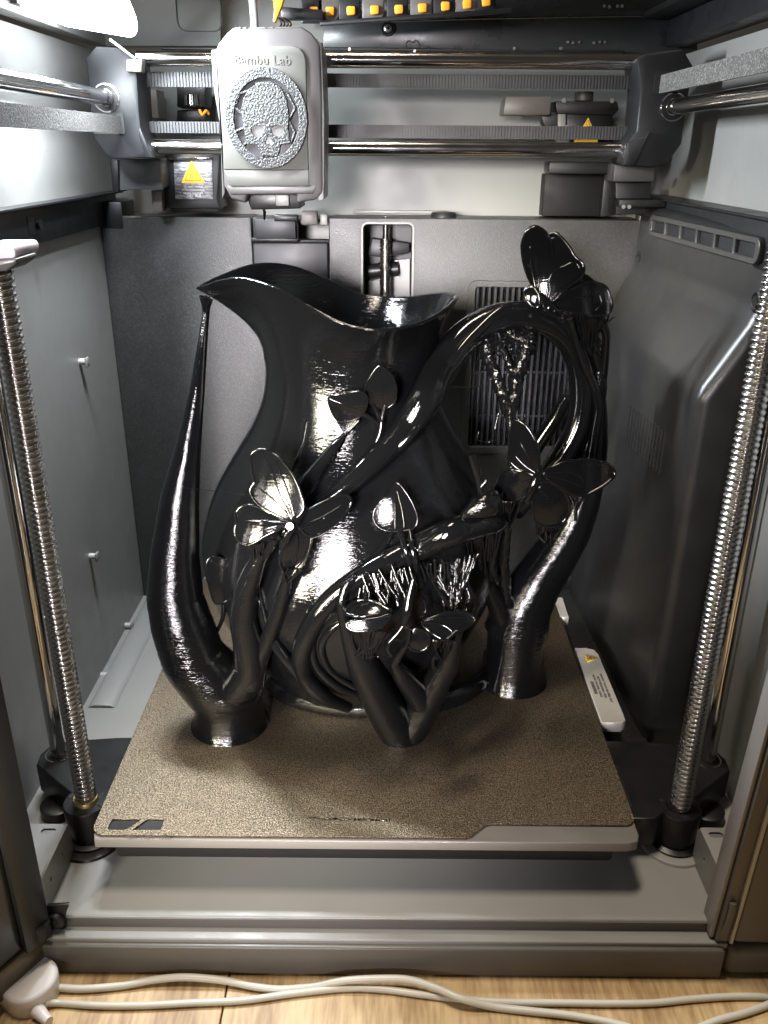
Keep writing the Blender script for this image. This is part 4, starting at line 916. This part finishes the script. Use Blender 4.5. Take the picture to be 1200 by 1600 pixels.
# ================================================================ SUPPORTS (break-away trees)
def stube(name, pts, parent, **k): k.setdefault('lin', True); k.setdefault('m', PLAs); k.setdefault('jitter', .008); k.setdefault('seg', 22); k.setdefault('step', 1.3); return vtube(name, pts, parent, **k)
def foot(parent, cx, cy, prof, m=PLAs):
    bm = newbm(); lathe(bm, (cx, cy, .4), prof, 72); return obj('foot', bm, m, parent, 60)
sL = thing('tree_support', 'tall curved black tree support under the jug spout at left', 'print support', (-78, 84, 0), 'tree supports of the print')
foot(sL, -77.7, 85, [(0, 21.6), (.8, 21.4), (1.4, 20.6), (5, 19.4), (12, 18.6), (19, 18.3), (20, 19.4), (24, 19.6), (28, 18.8)])
stube('trunk', [(353,1085,84,52),(330,1060,84,53),(303,1030,84,50),(284,975,86,48),(274,935,88,44),(273,870,91,38),(281,780,95,30),(294,700,101,20),(308,610,110,12),(316,540,122,8),(322,490,134,5.5),(322,478,137,7)], sL, seg=40)
for px, py in ((313,462),(322,462),(331,468),(317,462),(327,464)):
    stube('contact_tip', [(322,490,133,3),(px,py,137,2.2)], sL, seg=8)
stube('branch', [(352,1088,80,30),(378,1068,74,30),(392,1042,70,26),(388,1005,66,24),(380,965,63,22),(384,925,60,19),(396,890,57,15),(408,862,54,11)], sL, seg=28)
stube('branch', [(392,1066,70,22),(404,1030,68,16),(420,995,64,13),(435,955,60,12),(446,915,56,9),(450,892,52,6)], sL, seg=18)
stube('twig', [(440,910,60,3),(442,960,64,3),(444,1000,70,3)], sL, seg=8)
for i in range(26):
    x = random.uniform(372, 432); y = 838+abs(x-400)*.15+random.uniform(0, 6)
    stube('twig', [(404+random.uniform(-8,8),866+random.uniform(-4,8),54,4),((x+404)/2+random.uniform(-4,4),(y+868)/2,52,3),(x,y,50,2.2)], sL, seg=7, step=1)
stube('branch', [(540,677,(5,),3),(524,697,(6,),8),(500,727,(7,),11),(478,757,(8,),15),(466,778,(8,),16)], sL, seg=20, m=PLAv, jitter=.01)
for i in range(9):
    x = 527+i*4.2; stube('twig', [(540,678,(6,),2.5),(x*.5+270,668,(7,),2.4),(x,657,(8,),2.4)], sL, seg=7, step=1)
sV = thing('tree_support', 'V shaped black tree support standing at the front of the plate', 'print support', (19, 76, 0), 'tree supports of the print')
foot(sV, 19.5, 77, [(0, 9.6), (1, 9.2), (4, 8.6)])
stube('arm', [(630,1150,76,33),(610,1120,72,32),(588,1082,66,29),(568,1040,60,26),(550,1000,54,17),(537,968,50,9),(533,940,48,8),(540,915,50,7),(556,900,52,5)], sV, seg=24)
stube('arm', [(632,1150,76,30),(652,1118,74,28),(676,1076,70,24),(700,1036,66,19),(712,1000,60,10),(716,985,56,8)], sV, seg=24)
stube('arm', [(664,1100,71,22),(646,1076,66,20),(628,1054,60,16),(616,1036,55,8),(632,1012,50,5),(640,992,46,4),(633,978,43,4)], sV, seg=18)
stube('twig', [(690,1050,66,6),(677,1046,62,4),(676,1030,58,4),(690,1012,54,4),(698,1001,50,3)], sV, seg=9)
for pts in ([(660,878,60,2.2),(666,890,60,3),(680,915,60,4),(702,948,60,5),(716,985,58,6)], [(690,872,60,2.5),(694,890,60,3.5),(706,908,60,4),(700,922,60,4)], [(704,870,62,2.5),(708,888,62,4),(710,902,62,4)],
            [(718,888,64,3),(726,908,64,6),(735,930,63,8),(732,950,62,8),(723,972,60,7)], [(612,882,52,2),(620,905,50,3),(630,925,48,3.5)], [(592,890,52,2),(604,910,50,2.5),(622,935,48,3)], [(576,895,52,2),(590,925,50,3),(606,950,46,3)],
            [(648,920,46,4),(641,935,44,5),(632,960,42,4)], [(628,1000,46,3),(610,1000,44,3),(606,1015,44,3),(612,1025,46,3)], [(662,935,52,3),(666,955,52,3),(658,966,50,3)], [(580,905,52,1.5),(600,930,50,2),(614,960,46,2)]):
    stube('twig', pts, sV, seg=9, step=1)
for i in range(18):
    x = random.uniform(548, 598); stube('twig', [(572+random.uniform(-16,14),1028-abs(x-572)*.5,50,3.5),((x+573)/2,1008+random.uniform(-4,4),46,2.6),(x,986,42,1.8)], sV, seg=7, step=1)
for i in range(10):
    x = random.uniform(640, 720); stube('twig', [(x,878+random.uniform(-5,5),56,2),(x+random.uniform(-3,5),893,57,2.3),(x+random.uniform(0,9),908,58,2.6)], sV, seg=7, step=1)
for i in range(8):
    x = random.uniform(560, 640); stube('twig', [(x,900-(x-560)*.18,52,1.8),(x+6,915-(x-560)*.1,50,2),(x+random.uniform(4,12),925,49,2)], sV, seg=7, step=1)
def lattice(parent, xs, top, ybot, Yt, Yb, n, r=2.0, cx=None):
    for i in range(n):
        x = random.uniform(*xs); yt = top(x); xb = x+random.uniform(-10, 10) if cx is None else x*.35+cx*.65+random.uniform(-5, 5)
        yb = random.uniform(*ybot)
        stube('twig', [(x,yt,Yt,r*.8),(x*.7+xb*.3+random.uniform(-3,3),yt*.6+yb*.4,Yt*.7+Yb*.3,r),(xb,yb,Yb,r*1.25)], parent, seg=6, step=1.2)
        if i % 2: stube('twig', [(x+random.uniform(4,9),yt+random.uniform(-1,2),Yt,r*.7),(x*.7+xb*.3+2,yt*.6+yb*.4,Yt*.7+Yb*.3,r*.9)], parent, seg=6, step=1.2)
lattice(sV, (560, 640), lambda x: 903-(x-560)*.22, (930, 960), 54, 48, 12, 2.1)
lattice(sV, (665, 745), lambda x: 885-(x-665)*.25, (915, 960), 62, 58, 16, 2.3, 710)
lattice(sV, (545, 602), lambda x: 987, (1005, 1030), 42, 50, 16, 2.0, 572)
lattice(sV, (672, 712), lambda x: 1001, (1012, 1035), 46, 56, 8, 2.0, 690)
lattice(sL, (372, 430), lambda x: 845+(430-x)*.15, (862, 882), 48, 54, 16, 2.6, 404)
lattice(sL, (438, 470), lambda x: 889, (896, 915), 47, 52, 6, 2.2, 450)
sR = thing('tree_support', 'thick black tree support trunk at the right, rising past the handle', 'print support', (86, 128, 0), 'tree supports of the print')
foot(sR, 85.8, 129, [(0, 20.5), (1.5, 20.2), (4, 18.8), (10, 17.6), (22, 17.0), (34, 17.0), (44, 16.6)])
stube('trunk', [(806,985,129,50),(815,950,129,46),(838,910,131,40),(866,870,135,36),(890,830,139,33),(906,790,142,30),(918,745,145,27),(924,700,147,25),(926,655,148,23),(927,625,148,20)], sR, seg=36)
stube('branch', [(926,640,148,16),(916,600,146,13),(904,560,144,11),(894,525,140,9),(884,495,136,7)], sR, seg=18)
stube('branch', [(928,640,148,16),(936,605,147,13),(936,575,146,11),(926,545,143,9),(920,515,139,8),(914,495,136,6)], sR, seg=18)
stube('branch', [(940,600,147,8),(945,560,143,7),(948,525,139,7),(940,498,136,6)], sR, seg=14, m=PLAv)
stube('branch', [(920,740,138,12),(928,690,138,9),(936,640,138,8),(930,610,138,7),(912,570,136,7),(898,530,132,6),(890,498,129,5)], sR, seg=14, m=PLAv)
for i in range(30):
    x = random.uniform(880, 950); y = 490+random.uniform(0, 4); stube('twig', [(905+random.uniform(-12,34),545+random.uniform(-14,12),140,3.5),((x+915)/2+random.uniform(-5,5),517+random.uniform(-5,5),137,2.8),(x,y,133,2.2)], sR, seg=7, step=1)
stube('branch', [(792,975,126,22),(778,945,118,17),(764,915,110,12),(752,885,102,8),(742,862,94,5)], sR, seg=14)
stube('branch', [(795,960,122,12),(790,925,116,10),(786,880,108,9),(790,840,100,8),(796,800,96,7),(800,740,96,8),(803,700,98,8),(798,655,106,9),(795,632,112,10)], sR, seg=14, jitter=.15)
stube('branch', [(776,905,100,6),(768,890,96,6),(772,860,94,6),(782,830,90,5),(786,800,86,4)], sR, seg=10, jitter=.2)
for i in range(26):
    x = random.uniform(690, 775); y0_ = 858-(x-690)*.35; stube('twig', [(x,y0_,84,2),(x+4,y0_+18,90,2.4),(757+(x-730)*.3,905+random.uniform(-10,14),100,3)], sR, seg=7, step=1.4)
for pts in ([(848,814,76,2),(842,835,84,3),(856,850,96,3)],[(838,816,76,2),(840,832,84,2.5),(846,842,90,3)],[(905,775,76,2),(900,790,88,3),(899,812,104,3)],[(890,772,76,2),(896,784,86,2.4),(899,795,98,3)],[(915,774,76,2),(906,786,88,2.4),(899,800,100,3)],[(868,820,76,2),(858,835,86,2.6),(850,848,96,3)]):
    stube('twig', pts, sR, seg=7, step=1)
lattice(sR, (700, 790), lambda x: 856-(x-700)*.35, (890, 940), 84, 104, 18, 2.2, 762)
lattice(sR, (885, 952), lambda x: 493, (520, 560), 132, 140, 16, 2.2, 916)
lattice(sR, (836, 884), lambda x: 820-(x-836)*.1, (832, 850), 76, 92, 8, 2.0, 852)
lattice(sR, (778, 815), lambda x: 784, (800, 830), 76, 92, 8, 2.0, 792)
# support within the loop of the handle
stube('branch', [(796,650,108,9),(786,618,116,9),(772,582,124,10),(762,560,130,10),(760,540,133,10),(766,520,137,7)], sR, seg=12, jitter=.25, step=.9)
stube('branch', [(797,650,108,9),(804,618,116,10),(806,592,122,12),(818,560,128,11),(828,535,134,10),(834,515,138,7)], sR, seg=12, jitter=.25, step=.9)
stube('branch', [(804,592,122,6),(796,570,126,5),(786,545,131,5),(780,520,136,4)], sR, seg=10, jitter=.25, step=.9)
for i in range(34):
    x = random.uniform(757, 838); k = random.choice([(783,545),(798,568),(820,548),(763,545),(826,540)]); stube('twig', [(k[0]+random.uniform(-5,5),k[1]+random.uniform(-6,6),130,2.6),((x+k[0])/2,(514+k[1])/2,134,2.0),(x,514,138,1.8)], sR, seg=7, step=.9, jitter=.2)
for i in range(7):
    y = random.uniform(528, 560); stube('twig', [(762,y,131,.9),(800,y+random.uniform(-3,3),131,.7),(826,y+random.uniform(-3,3),131,.9)], sR, seg=6, step=3)
# thin stringing
def string(pts, lab, Y0=None, r=.5):
    o = vtube('filament_string', [(x, y, Y, r) for x, y, Y in pts], None, PLAs, 2.5, 6); return tag(o, lab, 'filament string')
string([(285,762,78),(340,768,66),(402,776,52)], 'hair thin string from the spout support to the left butterfly', r=.55)
string([(702,604,112),(730,605,116),(756,603,121)], 'short thin string across the gap beside the neck', r=1.1)
string([(779,645,112),(773,670,110),(774,672,110),(775,685,110),(768,690,110),(752,690,110),(745,685,110),(748,675,110)], 'thin curled string hanging inside the handle loop', r=.8)
string([(574,1025,46),(592,1026,46),(612,1026,46)], 'short thin string between the arms of the front support', r=.6)
string([(600,770,54),(590,790,54),(578,801,54)], 'tiny string beside the spade shaped leaf', r=.5)

# ================================================================ FRONT: switch and white cable
sw = thing('inline_switch', 'white inline power switch at the lower left corner', 'switch', at(30, 1540, Z=ZD))
ax = at(70, 1560, Z=ZD)-at(0, 1480, Z=ZD); ax /= np.linalg.norm(ax)
lo = []
ux = np.array([.80, -.60, 0]); uy = np.array([.60, .80, 0]); c0_ = at(68, 1556, Z=ZD+7)-ux*17
o = plate2d('switch_body', [rrect(-40, -10.5, 17, 10.5, 9.5, 8)], 9, (c0_[0], c0_[1], ZD+.3), ux, uy, SWITCHM, sw, bevel=1.4)
plate2d('power_mark', [ell(0, 0, 3.6, 3.6, 24), ell(0, 0, 3.1, 3.1, 24)], .15, (c0_[0]-2, c0_[1]+.5, ZD+10.8), ux, uy, INK, sw)
bm = newbm(); q = np.array([c0_[0]-2, c0_[1]+.5, ZD+10.85]); sweep(bm, [q, q+uy*3.6], [.25, .25], 6); obj('power_mark_bar', bm, INK, sw)
def dk(x, y, h=3): p = at(x, y, Z=ZD+h); return p
def wire(pts, r, lab):
    c = cr(np.array([dk(x, y, r+.1+h) for x, y, h in pts]), 2.0); bm = newbm(); sweep(bm, c, [r]*len(c), 18); tag(obj('white_cable', bm, LACE), lab, 'cable', 'white cables on the desk')
wire([(62,1541,4),(80,1542,1),(130,1545,0),(190,1540,0),(240,1531,1),(290,1527,2),(350,1532,1),(400,1542,0),(440,1546,0),(490,1541,0),(540,1532,3),(600,1529,4),(640,1531,4),(680,1543,3.6),(720,1560,3.6),(770,1573,0),(830,1580,0),(900,1588,0),(970,1602,0),(1040,1625,0)], 1.65, 'white cable from the top of the switch, looping over the other')
wire([(70,1568,2),(90,1567,0),(150,1571,0),(220,1571,0),(300,1567,0),(380,1563,0),(460,1552,0),(540,1544,0),(600,1546,0),(660,1554,0),(720,1561,0),(800,1566,0),(880,1567,0),(950,1568,0),(1020,1567,0),(1080,1561,0),(1140,1557,0),(1190,1557,0),(1260,1560,0)], 1.5, 'white cable from the bottom of the switch, running straight across')
wire([(1230,1556,0),(1195,1572,0),(1160,1584,0),(1120,1595,0),(1080,1612,0)], 1.6, 'short white cable curving down at the right corner')
bm = newbm(); a_ = dk(58, 1578, 3); lathe(bm, a_, [(0, 3.2), (6, 2.4), (9, 2.1)], 16, tuple(ux)); obj('strain_relief', bm, SWITCHM, sw)
